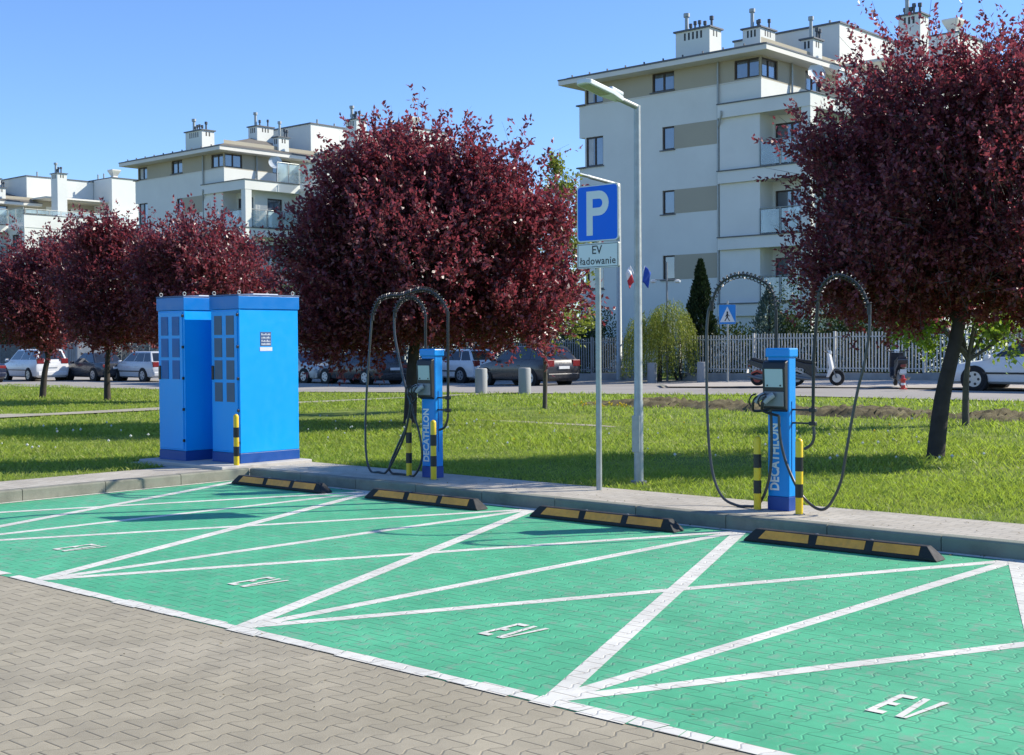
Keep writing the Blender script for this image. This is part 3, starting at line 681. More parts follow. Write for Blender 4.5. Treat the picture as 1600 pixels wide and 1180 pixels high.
def face(mb, axis, c, a0, a1, z0, z1, holes, depth=.14, out=-1):
    """wall face with window holes; axis 'y': plane v=c, a is u, outward -y.  axis 'x': plane u=c, a is v, outward +x"""
    As = sorted({a0, a1, *[h[0] for h in holes], *[h[1] for h in holes]}); Zs = sorted({z0, z1, *[h[2] for h in holes], *[h[3] for h in holes]})
    T = (lambda a, z, d: (a, c+d, z)) if axis == 'y' else (lambda a, z, d: (c-d, a, z))
    for i in range(len(As)-1):
        for j in range(len(Zs)-1):
            ca, cz = (As[i]+As[i+1])/2, (Zs[j]+Zs[j+1])/2
            if any(h[0] < ca < h[1] and h[2] < cz < h[3] for h in holes): continue
            mb.quad(T(As[i], Zs[j], 0), T(As[i+1], Zs[j], 0), T(As[i+1], Zs[j+1], 0), T(As[i], Zs[j+1], 0))
    for h in holes:
        q = [(h[0], h[2]), (h[1], h[2]), (h[1], h[3]), (h[0], h[3])]
        for k in range(4):
            p, n = q[k], q[(k+1) % 4]; mb.quad(T(*p, 0), T(*p, depth), T(*n, depth), T(*n, 0))
def window(root, axis, c, h, mull=1, depth=.12, curtain=False, sill=True):
    a0, a1, z0, z1 = h; f = .07
    def bx(mb, a, b, z, y, d0, d1):
        if axis == 'y': mb.box(a, b, c+d0, c+d1, z, y)
        else: mb.box(c-d1, c-d0, a, b, z, y)
    mb = MB(); bx(mb, a0, a1, z0, z0+f, depth-.05, depth+.02); bx(mb, a0, a1, z1-f, z1, depth-.05, depth+.02); bx(mb, a0, a0+f, z0+f, z1-f, depth-.05, depth+.02); bx(mb, a1-f, a1, z0+f, z1-f, depth-.05, depth+.02)
    for k in range(mull):
        m = a0+(a1-a0)*(k+1)/(mull+1); bx(mb, m-.045, m+.045, z0+f, z1-f, depth-.045, depth+.02)
    w_ = mb.build('window', M['frame'], root)
    mb = MB(); bx(mb, a0+.01, a1-.01, z0+.01, z1-.01, depth-.01, depth+.01); mb.build('pane', M['pane'], w_)
    if curtain:
        mb = MB(); bx(mb, a0+f+.02, a0+(a1-a0)*.38, z0+f+.03, z1-f-.02, depth-.016, depth-.012); mb.build('net_curtain', M['curtain'], w_)
    if sill:
        mb = MB(); bx(mb, a0-.12, a1+.05, z0-.05, z0-.005, -.07, .05); mb.build('sill', M['trim'], w_)
def chimney(root, u0, u1, v0, v1, z0, z1, pipes, slots=True):
    c = MB().box(u0, u1, v0, v1, z0, z1).build('chimney', M['wall'], root)
    MB().box(u0-.09, u1+.09, v0-.09, v1+.09, z1+.001, z1+.075).build('chimney_cap', M['trim'], c)
    if slots:
        mb = MB(); n = max(2, int((u1-u0)/.32))
        for k in range(n):
            a = u0+.25*(u1-u0)+k*(u1-u0)*.6/n; mb.box(a, a+.1, v0-.004, v0+.02, z1-.42, z1-.08)
        n = max(2, int((v1-v0)/.4))
        for k in range(n):
            a = v0+.3*(v1-v0)+k*(v1-v0)*.5/n; mb.box(u1-.02, u1+.004, a, a+.1, z1-.36, z1-.08)
        mb.build('vent_slots', M['dark'], c)
    for (a, b, h, r) in pipes:
        mb = MB(); mb.tube([(a, b, z1), (a, b, z1+h)], r, 10); mb.tube([(a, b, z1+h-.05), (a, b, z1+h+.12)], r*1.7, 10); mb.build('flue', M['steel'] if r > .06 else M['trim'], c, smooth=True)
    return c
def railing(root, pts, z0, z1, posts=5, m='rail_glass'):
    """glass railing along a horizontal polyline"""
    mb = MB(); gl = MB()
    for (a, b) in zip(pts[:-1], pts[1:]):
        a, b = Vector((*a, 0)), Vector((*b, 0)); n = max(1, round((b-a).length/1.1)); d = (b-a).normalized(); q = Vector((-d.y, d.x, 0))
        for k in range(n+1):
            p = a.lerp(b, k/n); mb.box(p.x-.022, p.x+.022, p.y-.022, p.y+.022, z0, z1)
        mb.tube([a+Vector((0, 0, z1)), b+Vector((0, 0, z1))], .028, 6)
        for k in range(n):
            p0, p1 = a.lerp(b, (k+.06)/n), a.lerp(b, (k+.94)/n)
            vs = [p0-q*.006, p1-q*.006, p1+q*.006, p0+q*.006]; gl.add([v+Vector((0, 0, z0+.07)) for v in vs]+[v+Vector((0, 0, z1-.07)) for v in vs], [(3, 2, 1, 0), (4, 5, 6, 7), (0, 1, 5, 4), (1, 2, 6, 5), (2, 3, 7, 6), (3, 0, 4, 7)])
    r_ = mb.build('railing', M['steel'], root); gl.build('glass_panels', M[m], r_); return r_
def apartment():
    root = empty('apartment_building', (-22.5, 46.54, 0))
    GZ = -1.5; TB = 13.38
    wn = [(-5.4, -4.7, a, b) for a, b in ((1.5, 2.65), (4.58, 5.73), (7.68, 8.8), (10.71, 11.8))]+[(-10.03, -8.95, a, b) for a, b in ((1.3, 2.5), (4.28, 5.6), (7.35, 8.75), (10.36, 11.81))]
    wt = [(-5.97, -4.7, 13.49, 14.38), (-10.03, -8.95, 13.44, 14.3), (-1.4, -.03, 13.47, 14.33)]
    mb = MB(); face(mb, 'y', 0, -10.1, 0, GZ, TB, wn)
    mb.quad((-10.1, 22, GZ), (-10.1, 0, GZ), (-10.1, 0, TB), (-10.1, 22, TB)); mb.quad((0, 22, GZ), (-10.1, 22, GZ), (-10.1, 22, 14.4), (0, 22, 14.4))
    face(mb, 'x', 0, 0, 22, 11.9, TB, [])
    mb.build('wall', M['wall'], root)
    mb = MB(); face(mb, 'y', 0, -10.1, 0, TB, 14.4, wt, .14)
    wx = [(.03, 1.45, 13.47, 14.33), (3.9, 5.4, 12.3, 14.3), (9.0, 10.9, 12.4, 14.5), (11.4, 13.3, 12.4, 14.5)]
    face(mb, 'x', 0, 0, 22, TB, 15.2, [(a, b, max(c, TB+.001), d) for a, b, c, d in wx]); mb.quad((-10.1, 22, TB), (-10.1, 0, TB), (-10.1, 0, 14.4), (-10.1, 22, 14.4))
    mb.build('beige_wall_band', M['beige'], root)
    for i, h in enumerate(wn): window(root, 'y', 0, h, 1 if h[0] < -9 else 0, curtain=(i in (6, 7)))
    for i, h in enumerate(wt): window(root, 'y', 0, h, 1, sill=(i == 0), curtain=(i == 1))
    for i, h in enumerate(wx): window(root, 'x', 0, (h[0], h[1], max(h[2], TB+.001), h[3]), 1, sill=False)
    for z0, z1 in ((4.58, 5.73), (7.68, 8.8), (10.71, 11.8), (1.5, 2.65)): MB().box(-4.7, -2.32, -.012, .02, z0, z1).build('beige_panel', M['beige'], root)
    for z0, z1 in ((11.83, 13.40), (8.80, 10.30), (5.78, 7.30), (2.7, 4.25)):
        MB().box(-10.45, -10.1, .0, 4.0, z0, z1).build('bay_block', M['wall'], root)
        MB().box(-10.58, -10.05, -.12, 4.1, z1+.001, z1+.07).build('bay_ledge', M['trim'], root)
    MB().box(-8.95, .04, -.03, .012, TB-.03, TB+.02).build('string_course', M['fascia'], root)
    # eaves and roof
    rf = MB()
    E = [(-11.05, -.9), (.82, -.9), (.82, 8.2), (-11.05, 8.2)]
    rid = [(-6.3, 5.2, 16.3), (-3.9, 5.2, 16.3)]; e2 = [(a*1.0, b) for a, b in ((-10.75, -.62), (.55, -.62), (.55, 8.0), (-10.75, 8.0))]
    vs = [(a, b, 14.78) for a, b in e2]+[(a, b, 14.69) for a, b in e2]+rid
    rf.add(vs, [(0, 1, 9, 8), (1, 2, 9), (2, 3, 8, 9), (3, 0, 8), (4, 5, 1, 0), (5, 6, 2, 1), (6, 7, 3, 2), (7, 4, 0, 3)])
    ro = rf.build('roof', M['roof'], root)
    MB().prism(E, 14.40, 14.62).build('eaves', M['fascia'], root)
    MB().prism([(a+(.03 if a > 0 else -.03), b+(.03 if b > 0 else -.03)) for a, b in E], 14.621, 14.685).build('gutter', M['trim'], root)
    mb = MB()
    for k in range(10): mb.box(-10.4+k*1.1, -10.36+k*1.1, -.66, -.58, 14.78, 14.87)
    mb.build('snow_guard', M['trim'], ro)
    chimney(root, -4.9, -3.0, .42, 1.4, 14.7, 16.2, [(-4.6, .9, .85, .09), (-4.3, .8, .3, .05), (-4.05, .8, .38, .05), (-3.8, .8, .38, .05), (-3.5, .8, .3, .05), (-3.2, .9, .5, .06)])
    chimney(root, -4.1, -3.1, 5.0, 6.4, 14.7, 17.0, [(-3.8, 5.4, .95, .09), (-3.6, 5.6, .4, .05), (-3.45, 5.5, .4, .05), (-3.2, 6.0, .45, .05)])
    chimney(root, -.45, .18, 4.3, 5.15, 14.7, 15.8, [(-.1, 4.6, 1.0, .08), (.05, 4.9, .5, .06), (.1, 5.05, .45, .06)])
    # penthouse blocks
    for (u0, u1, v0, v1, z1) in ((-6, -.01, 7.2, 13.7, 17.06), (-6, 3.1, 13.74, 17.5, 17.2)):
        MB().box(u0, u1, v0, v1, 13.5 if u1 < 0 else 11.9, z1).build('penthouse', M['wall'], root)
        MB().box(u0-.07, u1+.07, v0-.07 if v0 < 8 else v0-.02, v1+.0, z1+.001, z1+.09).build('parapet_cap', M['trim'], root)
    c = chimney(root, 2.6, 3.7, 8.1, 9.0, 11.9, 17.05, [(2.9, 8.4, .9, .1), (3.05, 8.5, .35, .06), (3.2, 8.5, .5, .06), (3.45, 8.6, .5, .06), (2.75, 8.5, .35, .06)])
    MB().lathe((0, 0, 0), [(.35, 0), (.3, .15), (.55, .5), (.62, .62), (.62, .72)], 4, Matrix.Translation((2.6, 14.3, 17.3)) @ Matrix.Rotation(R(45), 4, 'Z')).build('roof_ventilator', M['fascia'], root)
    for u, v in ((0.5, 13.9), (1.5, 13.9), (-1.5, 9), (-2, 11)): MB().tube([(u, v, 17), (u, v, 17.75)], .07, 8).build('flue', M['steel'], root, smooth=True)
    MB().box(.02, 2.5, 7.6, 13.7, 15.0, 15.14).build('terrace_canopy', M['fascia'], root)
    MB().box(.02, 2.3, 9.3, 13.6, 14.86, 14.99).build('canopy_blind', M['beige'], root)
    # loggia stack at the corner
    for k, z in enumerate((12.39, 9.36, 6.35, 3.33)):
        t = .60 if k == 0 else .54
        MB().box(-2.12, 2.62, -.30, 4.1, z-t, z).build('balcony_slab', M['wall'], root)
        MB().box(-2.14, 2.68, -.36, 4.1, z+.001, z+.05).build('slab_edge', M['trim'], root)
    for k, z in enumerate((9.41, 6.40, 3.38, .2)):
        z1 = (11.79, 8.82, 5.81, 2.79)[k]
        MB().box(-2.1, -.001, -.12, -.001, z, z1).build('loggia_wall', M['wall'], root)
        MB().box(2.16, 2.6, -.26, .22, z, z1).build('pillar', M['wall'], root)
        mb = MB(); h1 = [(.12, 1.75, z+.05, z+2.02)]; h2 = [(2.0, 3.2, z+.1, z+2.0)]
        face(mb, 'y', .98, 0, 1.9, z, z1, h1); face(mb, 'x', 1.9, .98, 4.1, z, z1, h2); mb.quad((0, .98, z), (0, 0, z), (0, 0, z1), (0, .98, z1))
        mb.build('loggia_back_wall', M['wall'], root)
        window(root, 'y', .98, h1[0], 1, sill=False); window(root, 'x', 1.9, h2[0], 0, sill=False)
        railing(root, [(.04, -.2), (2.12, -.2)], z, z+1.15); railing(root, [(2.5, .26), (2.5, 4.0)], z, z+1.15)
    # terrace body and wing
    mb = MB(); face(mb, 'y', 4.101, 0, 2.6, GZ, 11.95, []); mb.quad((0, 4.101, 11.95), (2.6, 4.101, 11.95), (2.6, 22, 11.95), (0, 22, 11.95))
    face(mb, 'y', 4.1, 2.6, 5.42, GZ, 12.02, [(3.3, 4.5, 10.2, 11.5), (3.3, 4.5, 7.2, 8.5), (3.3, 4.5, 4.2, 5.5)]); hs = [(v, v+1.6, z, z+1.6) for v in (5.4, 9, 12.5) for z in (3.9, 6.9, 9.7)]
    face(mb, 'x', 5.42, 4.1, 22, GZ, 12.02, hs); mb.quad((2.6, 4.1, 12.02), (5.42, 4.1, 12.02), (5.42, 22, 12.02), (2.6, 22, 12.02))
    mb.build('wing_wall', M['wall'], root)
    for h in [(3.3, 4.5, 10.2, 11.5), (3.3, 4.5, 7.2, 8.5), (3.3, 4.5, 4.2, 5.5)]: window(root, 'y', 4.1, h, 1)
    for h in hs: window(root, 'x', 5.42, h, 1)
    MB().box(5.3, 5.46, 4.05, 14, 12.03, 13.12).build('parapet', M['wall'], root); MB().box(5.27, 5.5, 4.0, 14, 13.121, 13.16).build('parapet_trim', M['trim'], root)
    MB().box(2.6, 5.5, 4.04, 4.099, 11.9, 12.12).build('terrace_edge', M['fascia'], root)
    railing(root, [(2.56, 2.3), (2.56, 4.12), (5.28, 4.12)], 12.4, 13.72); railing(root, [(5.38, 4.2), (5.38, 14)], 13.17, 13.6)
    for u in (-2.22,):
        mb = MB(); mb.tube([(u, -.09, GZ), (u, -.09, 14.4)], .05, 8); mb.tube([(u, -.09, 11.4), (u+.35, -.36, 11.9), (u+.35, -.36, 12.1)], .045, 8); mb.build('downpipe', M['steel'], root, smooth=True)
    MB().tube([(4.9, 4.02, GZ), (4.9, 4.02, 12)], .05, 8).build('downpipe', M['steel'], root, smooth=True); MB().tube([(.09, 2.54, 12.3), (.09, 2.54, 14.4)], .05, 8).build('downpipe', M['steel'], root, smooth=True)
    # satellite dish
    Mx = Matrix.Translation((.82, 3.5, 14.0)) @ Matrix.Rotation(R(-35), 4, 'Z') @ Matrix.Rotation(R(75), 4, 'Y')
    d = MB().lathe((0, 0, 0), [(.02, -.11), (.25, -.075), (.44, 0), (.44, .012), (.25, -.06), (.02, -.095)], 24, Mx).build('satellite_dish', M['signwhite'], root, smooth=True)
    mb = MB(); mb.tube([Mx @ Vector((0, 0, -.08)), Vector((.7, 3.7, 13.6)), Vector((.7, 3.7, 12.4))], .03, 6); mb.tube([Mx @ Vector((0, .4, 0)), Mx @ Vector((0, .1, .4))], .012, 6); mb.build('dish_mount', M['trim'], d)
    return root
A0 = apartment(); GB = 'white apartment blocks in a row'
tag(A0, 'nearest tall white apartment block, behind the street lamp and right plum tree', 'building', GB)
A1 = copy_tree(A0); A1.location = (-62.24, 46.13, -.29); tag(A1, 'middle white apartment block with hip roof, above the blue cabinets', 'building', GB)
A2 = copy_tree(A0); A2.location = (-101.2, 45.8, -.4); tag(A2, 'farthest white apartment block at the left edge, mostly its roof terraces showing', 'building', GB)

# ------------------------------------------------------------------ fences
M['fence'] = mat('pale_fence_metal', (.50, .50, .47), .5, .2, var=.08); M['fence_shaded'] = mat('shaded_fence_metal', (.20, .21, .21), .55, .2); M['fwall'] = mat('fence_base_concrete', (.30, .30, .28), .9, var=.15)  # second fence metal is a shaded copy: tree shade put into the darker grey
def fence(x0, x1, Y, m, label, wall=.32, H_=1.5, n=None):
    n = n or max(1, round((x1-x0)/3.1)); root = empty('picket_fence', ((x0+x1)/2, Y, 0), 0, label, 'fence', 'metal picket fences'); cx = (x0+x1)/2
    for k in range(n):
        a = x0+(x1-x0)*k/n-cx; b = x0+(x1-x0)*(k+1)/n-cx; z = hgt(cx+a, Y)
        MB().box(a, b-.004, -.09, .09, z-.4, z+wall).build('base_wall', M['fwall'], root)
        mb = MB(); mb.box(a+.05, b-.05, -.02, .02, z+wall+.14, z+wall+.18); mb.box(a+.05, b-.05, -.02, .02, z+wall+H_-.22, z+wall+H_-.18)
        c = int((b-a-.1)/.125)
        for i in range(c): p = a+.09+i*.125; mb.box(p, p+.05, -.035, -.0201, z+wall+.05, z+wall+H_-.03)
        mb.build('picket_panel', m, root)
        MB().box(a-.04, a+.04, -.045, .045, z+wall+.001, z+wall+H_).build('post', m, root)
    return root
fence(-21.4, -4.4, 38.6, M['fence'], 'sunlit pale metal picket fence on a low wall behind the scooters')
fence(-45.5, -22.6, 38.6, M['fence_shaded'], 'picket fence in shade-darkened grey behind the parked cars and under the middle plum tree')
fence(-84, -47, 38.6, M['fence_shaded'], 'distant picket fence in shade-darkened grey behind the leftmost parked cars')

# ------------------------------------------------------------------ trees and shrubs
M['bark'] = mat('dark_bark', (.045, .036, .030), .9, var=.35, vs=8, bump=.8, bs=30); M['bark_g'] = mat('grey_bark', (.10, .088, .07), .9, var=.3, vs=9, bump=.7, bs=30)
M['plum'] = leafy('plum_leaves', [(.026, .008, .011), (.07, .016, .021), (.135, .030, .038), (.24, .075, .085), (.08, .024, .026)], .38, .32, (.46, .085, .115), .5)
M['maple'] = leafy('fresh_green_leaves', [(.08, .14, .015), (.16, .24, .03), (.26, .33, .05)], .45, .4, (.35, .5, .05))
M['olive'] = leafy('yellow_green_leaves', [(.12, .15, .02), (.20, .23, .04), (.30, .31, .07)], .5, .35, (.35, .42, .06))
M['willow'] = leafy('weeping_leaves', [(.12, .15, .02), (.24, .27, .035), (.36, .37, .055)], .5, .35, (.25, .32, .04))
M['conifer'] = leafy('conifer_sprays', [(.012, .022, .008), (.022, .038, .012), (.035, .055, .018)], .7, .1, (.04, .08, .02), .2)
M['hedge'] = leafy('dark_hedge_leaves', [(.012, .022, .008), (.03, .05, .014), (.05, .08, .02)], .5, .2, (.08, .14, .02))
M['bluefir'] = leafy('blue_fir_needles', [(.06, .10, .08), (.12, .18, .15)], .6, .1, (.1, .2, .12))
def unit(v): return v/np.maximum(1e-9, np.linalg.norm(v, axis=-1, keepdims=True))
def leaves_mesh(name, P, D, ln, wd, mt, parent, flat=.0):
    """diamond leaves at P pointing along D"""
    n = len(P); D = unit(D); r = rng.normal(size=(n, 3)); r[:, 2] += flat; S = unit(np.cross(D, r)); N = np.cross(S, D)
    l = (ln*rng.uniform(.65, 1.25, n))[:, None]; w_ = (wd*rng.uniform(.65, 1.2, n))[:, None]
    V = np.zeros((n, 4, 3)); V[:, 0] = P; V[:, 1] = P+D*l*.5+S*w_*.5+N*w_*.12; V[:, 2] = P+D*l-N*l*.08; V[:, 3] = P+D*l*.5-S*w_*.5+N*w_*.12
    i = np.arange(n)[:, None]*4
    return bigmesh(name, V.reshape(-1, 3), np.concatenate([i, i+1, i+2, i+3], 1), mt, parent)
def tree(name, loc, label, cat, group, trunk, blobs, mt, bark, nshoot, leaf, shoot=(.25, .6), r0_=.14, up=.7, out=.6, per=.028, limbs=9, fork=None, twigs=True, zmin=None, core=.35, tall=0, lean=(0, 0, 0)):
    """trunk: list of local points (last = fork).  blobs: (x,y,z,rx,ry,rz,weight) local ellipsoids"""
    root = empty(name, loc, 0, label, cat, group)
    tp = smoothpts(trunk, 4); n = len(tp)
    tb = MB().tube(tp, [r0_*(1.25 if i == 0 else 1)*(1-.45*i/(n-1)) for i in range(n)], 10)
    B = np.array(blobs, float); top = Vector(trunk[-1]); twl = []
    for k in range(limbs):
        b = B[rng.integers(len(B))] if k >= len(B) else B[k]; v = unit(rng.normal(size=3)); v[2] = abs(v[2])*.7
        e = Vector(b[:3]+v*b[3:6]*.62); m = top.lerp(e, .5)+Vector((rng.normal()*.12, rng.normal()*.12, .18*(e-top).length))
        st = tp[rng.integers(int(n*.72), n)]
        br = smoothpts([st, m, e], 5); tb.tube(br, [max(.012, r0_*.5*(1-.8*i/(len(br)-1))) for i in range(len(br))], 6)
        for q in range(5):
            s_ = br[rng.integers(3, len(br))]; v = unit(rng.normal(size=3)+np.array([0, 0, .6])); e2 = s_+Vector(v*rng.uniform(.35, .8)*min(b[3:6])*.7)
            tb.tube([s_, s_.lerp(e2, .5)+Vector((0, 0, .05)), e2], [r0_*.14, r0_*.1, .006], 5)
    tb.build('trunk', bark, root, smooth=True)
    wt = B[:, 6]/B[:, 6].sum(); nc = max(14, nshoot//30); bi = rng.choice(len(B), nc, p=wt); v = unit(rng.normal(size=(nc, 3))); rr = rng.uniform(core**2, 1, nc)**.5
    CC = B[bi, :3]+v*B[bi, 3:6]*rr[:, None]; ci = rng.integers(0, nc, nshoot); sz = (B[bi, 3:6].mean(1)*.20)[ci]
    fill = rng.random(nshoot) < .33; ci2 = rng.integers(0, nc, nshoot)
    S0 = CC[ci]+rng.normal(size=(nshoot, 3))*sz[:, None]*.8; cdir = unit(v*out+np.array([0, 0, up])+rng.normal(size=(nc, 3))*.3)
    vf = unit(rng.normal(size=(nshoot, 3))); bf = rng.choice(len(B), nshoot, p=wt); S1 = B[bf, :3]+vf*B[bf, 3:6]*(rng.uniform(.1, .92, nshoot)**.5)[:, None]
    S0 = np.where(fill[:, None], S1, S0); v = np.where(fill[:, None], vf, v[ci]); cd = np.where(fill[:, None], unit(vf*out+np.array([0, 0, up])), cdir[ci])
    if zmin is not None: S0[:, 2] = np.maximum(S0[:, 2], zmin+rng.uniform(0, .5, nshoot))
    D = unit(cd+rng.normal(size=(nshoot, 3))*.30+np.array(lean)*.7); Ls = rng.uniform(*shoot, nshoot)*np.where(fill, .9, 1.0)
    if tall: 
        m = (v[:, 2] > .35) & (rng.random(nshoot) < tall); Ls[m] *= rng.uniform(1.3, 2.1, m.sum())
    cnt = np.maximum(3, (Ls/per).astype(int)); idx = np.repeat(np.arange(nshoot), cnt); t = rng.random(len(idx))**.85
    bend = (t**2)[:, None]*Ls[idx][:, None]*rng.normal(size=(nshoot, 3))[idx]*.12
    P = S0[idx]+D[idx]*(Ls[idx]*t)[:, None]+bend+rng.normal(size=(len(idx), 3))*.018
    LD = D[idx]*.6+rng.normal(size=(len(idx), 3))*.62
    leaves_mesh('crown', P, LD, leaf[0], leaf[1], mt, root)
    if twigs:
        sel = rng.random(nshoot) < .95; a = S0[sel]-D[sel]*.15; b = S0[sel]+D[sel]*Ls[sel][:, None]*.95; q = unit(np.cross(D[sel], rng.normal(size=(sel.sum(), 3))))*.005
        V = np.stack([a-q, a+q, b+q*.3, b-q*.3], 1); i = np.arange(len(a))[:, None]*4
        bigmesh('twigs', V.reshape(-1, 3), np.concatenate([i, i+1, i+2, i+3], 1), bark, root)
    return root
def loc3(px, py): p = at(px, py); return (p.x, p.y, p.z-.03)
# local helper axes: screen right and away directions on the ground
RX = Vector((math.cos(YAW), math.sin(YAW))); AW = Vector((-math.sin(YAW), math.cos(YAW)))
def bl(r, a, z, rr, ra, rz, w_=1): p = RX*r+AW*a; return (p.x, p.y, z, rr, ra, rz, w_)
def tp3(r, a, z): p = RX*r+AW*a; return (p.x, p.y, z)
GP = 'purple leaved plum trees on the lawn'
# right plum (117 px/m)
tree('plum_tree', loc3(1460, 716), 'large dark purple plum tree on the right with a leaning trunk', 'tree', GP,
     [(0, 0, -.1), tp3(.10, 0, .8), tp3(.28, 0, 1.6), tp3(.42, .1, 2.3)],
     [bl(.4, 0, 3.3, 1.75, 1.7, 1.35, 3), bl(-.75, -.1, 2.7, .9, 1.0, .9, 1.4), bl(1.4, .1, 3.0, 1.3, 1.4, 1.5, 2.2), bl(.1, .1, 4.25, 1.3, 1.3, .85, 1.5), bl(1.1, .0, 4.45, 1.1, 1.1, .95, 1.4), bl(.3, .4, 2.15, 1.7, 1.3, .55, 1.8), bl(-.85, .2, 3.6, .7, .8, .8, .8), bl(1.9, -.1, 2.1, .9, 1.0, .65, 1.0), bl(-1.4, 0, 2.4, .38, .5, .4, .3)],
     M['plum'], M['bark'], 7600, (.072, .042), (.26, .60), .125, up=.55, tall=.3, per=.023, lean=(-.25, -.2, .1), zmin=1.75)
# middle plum (82 px/m)
tree('plum_tree', loc3(640, 662), 'large purple plum tree in the middle behind the left charger', 'tree', GP,
     [(0, 0, -.1), tp3(.05, 0, .9), tp3(.12, 0, 1.7), tp3(.1, 0, 2.3)],
     [bl(.25, 0, 3.1, 2.05, 2.1, 1.5, 3), bl(-.4, 0, 4.4, .75, 1.1, .9, 1.2), bl(.5, 0, 4.1, 1.0, 1.2, .8, 1.4), bl(1.5, 0, 3.8, 1.2, 1.3, .9, 1.2), bl(-1.1, .1, 3.2, .8, 1.2, .95, 1.2), bl(2.2, 0, 2.8, .9, 1.1, 1.2, 1), bl(2.0, 0, 2.0, 1.1, 1.0, .7, .9), bl(-1.45, .2, 2.1, .9, 1.1, .85, 1.1), bl(0, .3, 1.85, 2.1, 1.6, .7, 2)],
     M['plum'], M['bark'], 7800, (.098, .055), (.32, .74), .13, up=.6, tall=.3, per=.029, zmin=1.35, lean=(-.1, -.08, .02))
# left plums (45 px/m)
tree('plum_tree', loc3(66, 622), 'purple plum tree with a tilted trunk at the far left, beyond the path', 'tree', GP,
     [(0, 0, -.1), tp3(.1, 0, .9), tp3(.3, 0, 1.7)],
     [bl(.35, 0, 3.5, 2.1, 2.0, 1.5, 3), bl(1.0, 0, 4.5, 1.0, 1.2, .9, 1), bl(-1.2, 0, 3.6, 1.4, 1.4, 1.2, 1.2), bl(0, 0, 2.5, 2.4, 1.6, .75, 2)],
     M['plum'], M['bark'], 3600, (.13, .07), (.3, .7), .13, up=.5, per=.05, zmin=1.6, tall=.2, lean=(-.35, -.3, .1))
tree('plum_tree', loc3(168, 626), 'purple plum tree with a thin straight trunk, second from the left', 'tree', GP,
     [(0, 0, -.1), tp3(0, 0, .9), tp3(.05, 0, 1.7)],
     [bl(.3, 0, 3.6, 1.8, 1.8, 1.5, 3), bl(-.2, 0, 4.7, 1.0, 1.1, .8, 1), bl(.9, 0, 4.6, .9, 1.1, .9, .9), bl(.3, 0, 2.5, 2.0, 1.6, .75, 2)],
     M['plum'], M['bark'], 3400, (.13, .07), (.3, .7), .12, up=.5, per=.05, zmin=1.6, tall=.2, lean=(-.35, -.3, .1))
tree('plum_tree', loc3(318, 626), 'purple plum tree rising right behind the blue cabinets, its trunk hidden', 'tree', GP,
     [(0, 0, -.1), tp3(0, 0, .9), tp3(-.05, 0, 1.7)],
     [bl(0, 0, 3.3, 2.0, 1.8, 1.6, 3), bl(-.3, 0, 4.5, 1.1, 1.1, .9, 1.1), bl(1.2, 0, 3.7, 1.0, 1.2, 1.0, 1), bl(0, 0, 2.4, 2.2, 1.6, .85, 2), bl(-1.1, 0, 4.0, .9, 1.0, .8, .8), bl(1.6, 0, 2.6, .9, 1, 1.1, 1)],
     M['plum'], M['bark'], 3800, (.13, .07), (.3, .7), .12, up=.5, per=.05, zmin=1.5, tall=.22, lean=(-.35, -.3, .1))
# young green trees
tree('young_tree', loc3(851, 639), 'young tree with fresh yellow green leaves, right of the middle plum', 'tree', 'young green trees',
     [(0, 0, -.1), tp3(.02, 0, 1.0), tp3(0, 0, 1.9), tp3(.15, 0, 3.0)],
     [bl(.25, .2, 2.0, .75, .8, .5, 1.2), bl(.4, .2, 3.2, .6, .7, .8, 1), bl(.5, .2, 4.4, .42, .5, .7, .7), bl(.45, .2, 5.0, .25, .3, .5, .3)],
     M['olive'], M['bark_g'], 900, (.09, .06), (.2, .45), .055, up=.4, per=.045, limbs=8)
tree('young_tree', loc3(1509, 665), 'young maple with bright green leaves and a forked thin trunk, behind the right plum', 'tree', 'young green trees',
     [(0, 0, -.1), tp3(.0, 0, .7), tp3(.05, 0, 1.25)],
     [bl(-.75, 0, 1.75, .55, .6, .3, 1.1), bl(.15, 0, 1.95, .8, .8, .4, 1.3), bl(.8, 0, 1.5, .5, .5, .35, .8), bl(.2, 0, 2.5, .9, .8, .4, 1)],
     M['maple'], M['bark_g'], 620, (.10, .075), (.15, .38), .07, up=.05, per=.05, limbs=10, twigs=True)
tree('plum_tree', (at(1290, 620).x+.0, 40.6, .1), 'dark purple tree behind the picket fence, left of the big right plum', 'tree', GP,
     [(0, 0, -.1), (0, 0, 1.4), (.1, 0, 2.2)], [(0, 0, 3.2, 1.9, 1.5, 1.7, 2), (-.5, 0, 4.8, 1.5, 1.1, 1.3, 1.3), (1.8, 0, 3.4, 1.7, 1.3, 1.6, 1.5), (3.4, 0, 3.2, 1.7, 1.3, 1.6, 1.5), (1.2, 0, 5.2, 1.6, 1.2, 1.3, 1.2)], M['plum'], M['bark'], 3000, (.13, .075), (.3, .6), .14, per=.05, zmin=1.2)

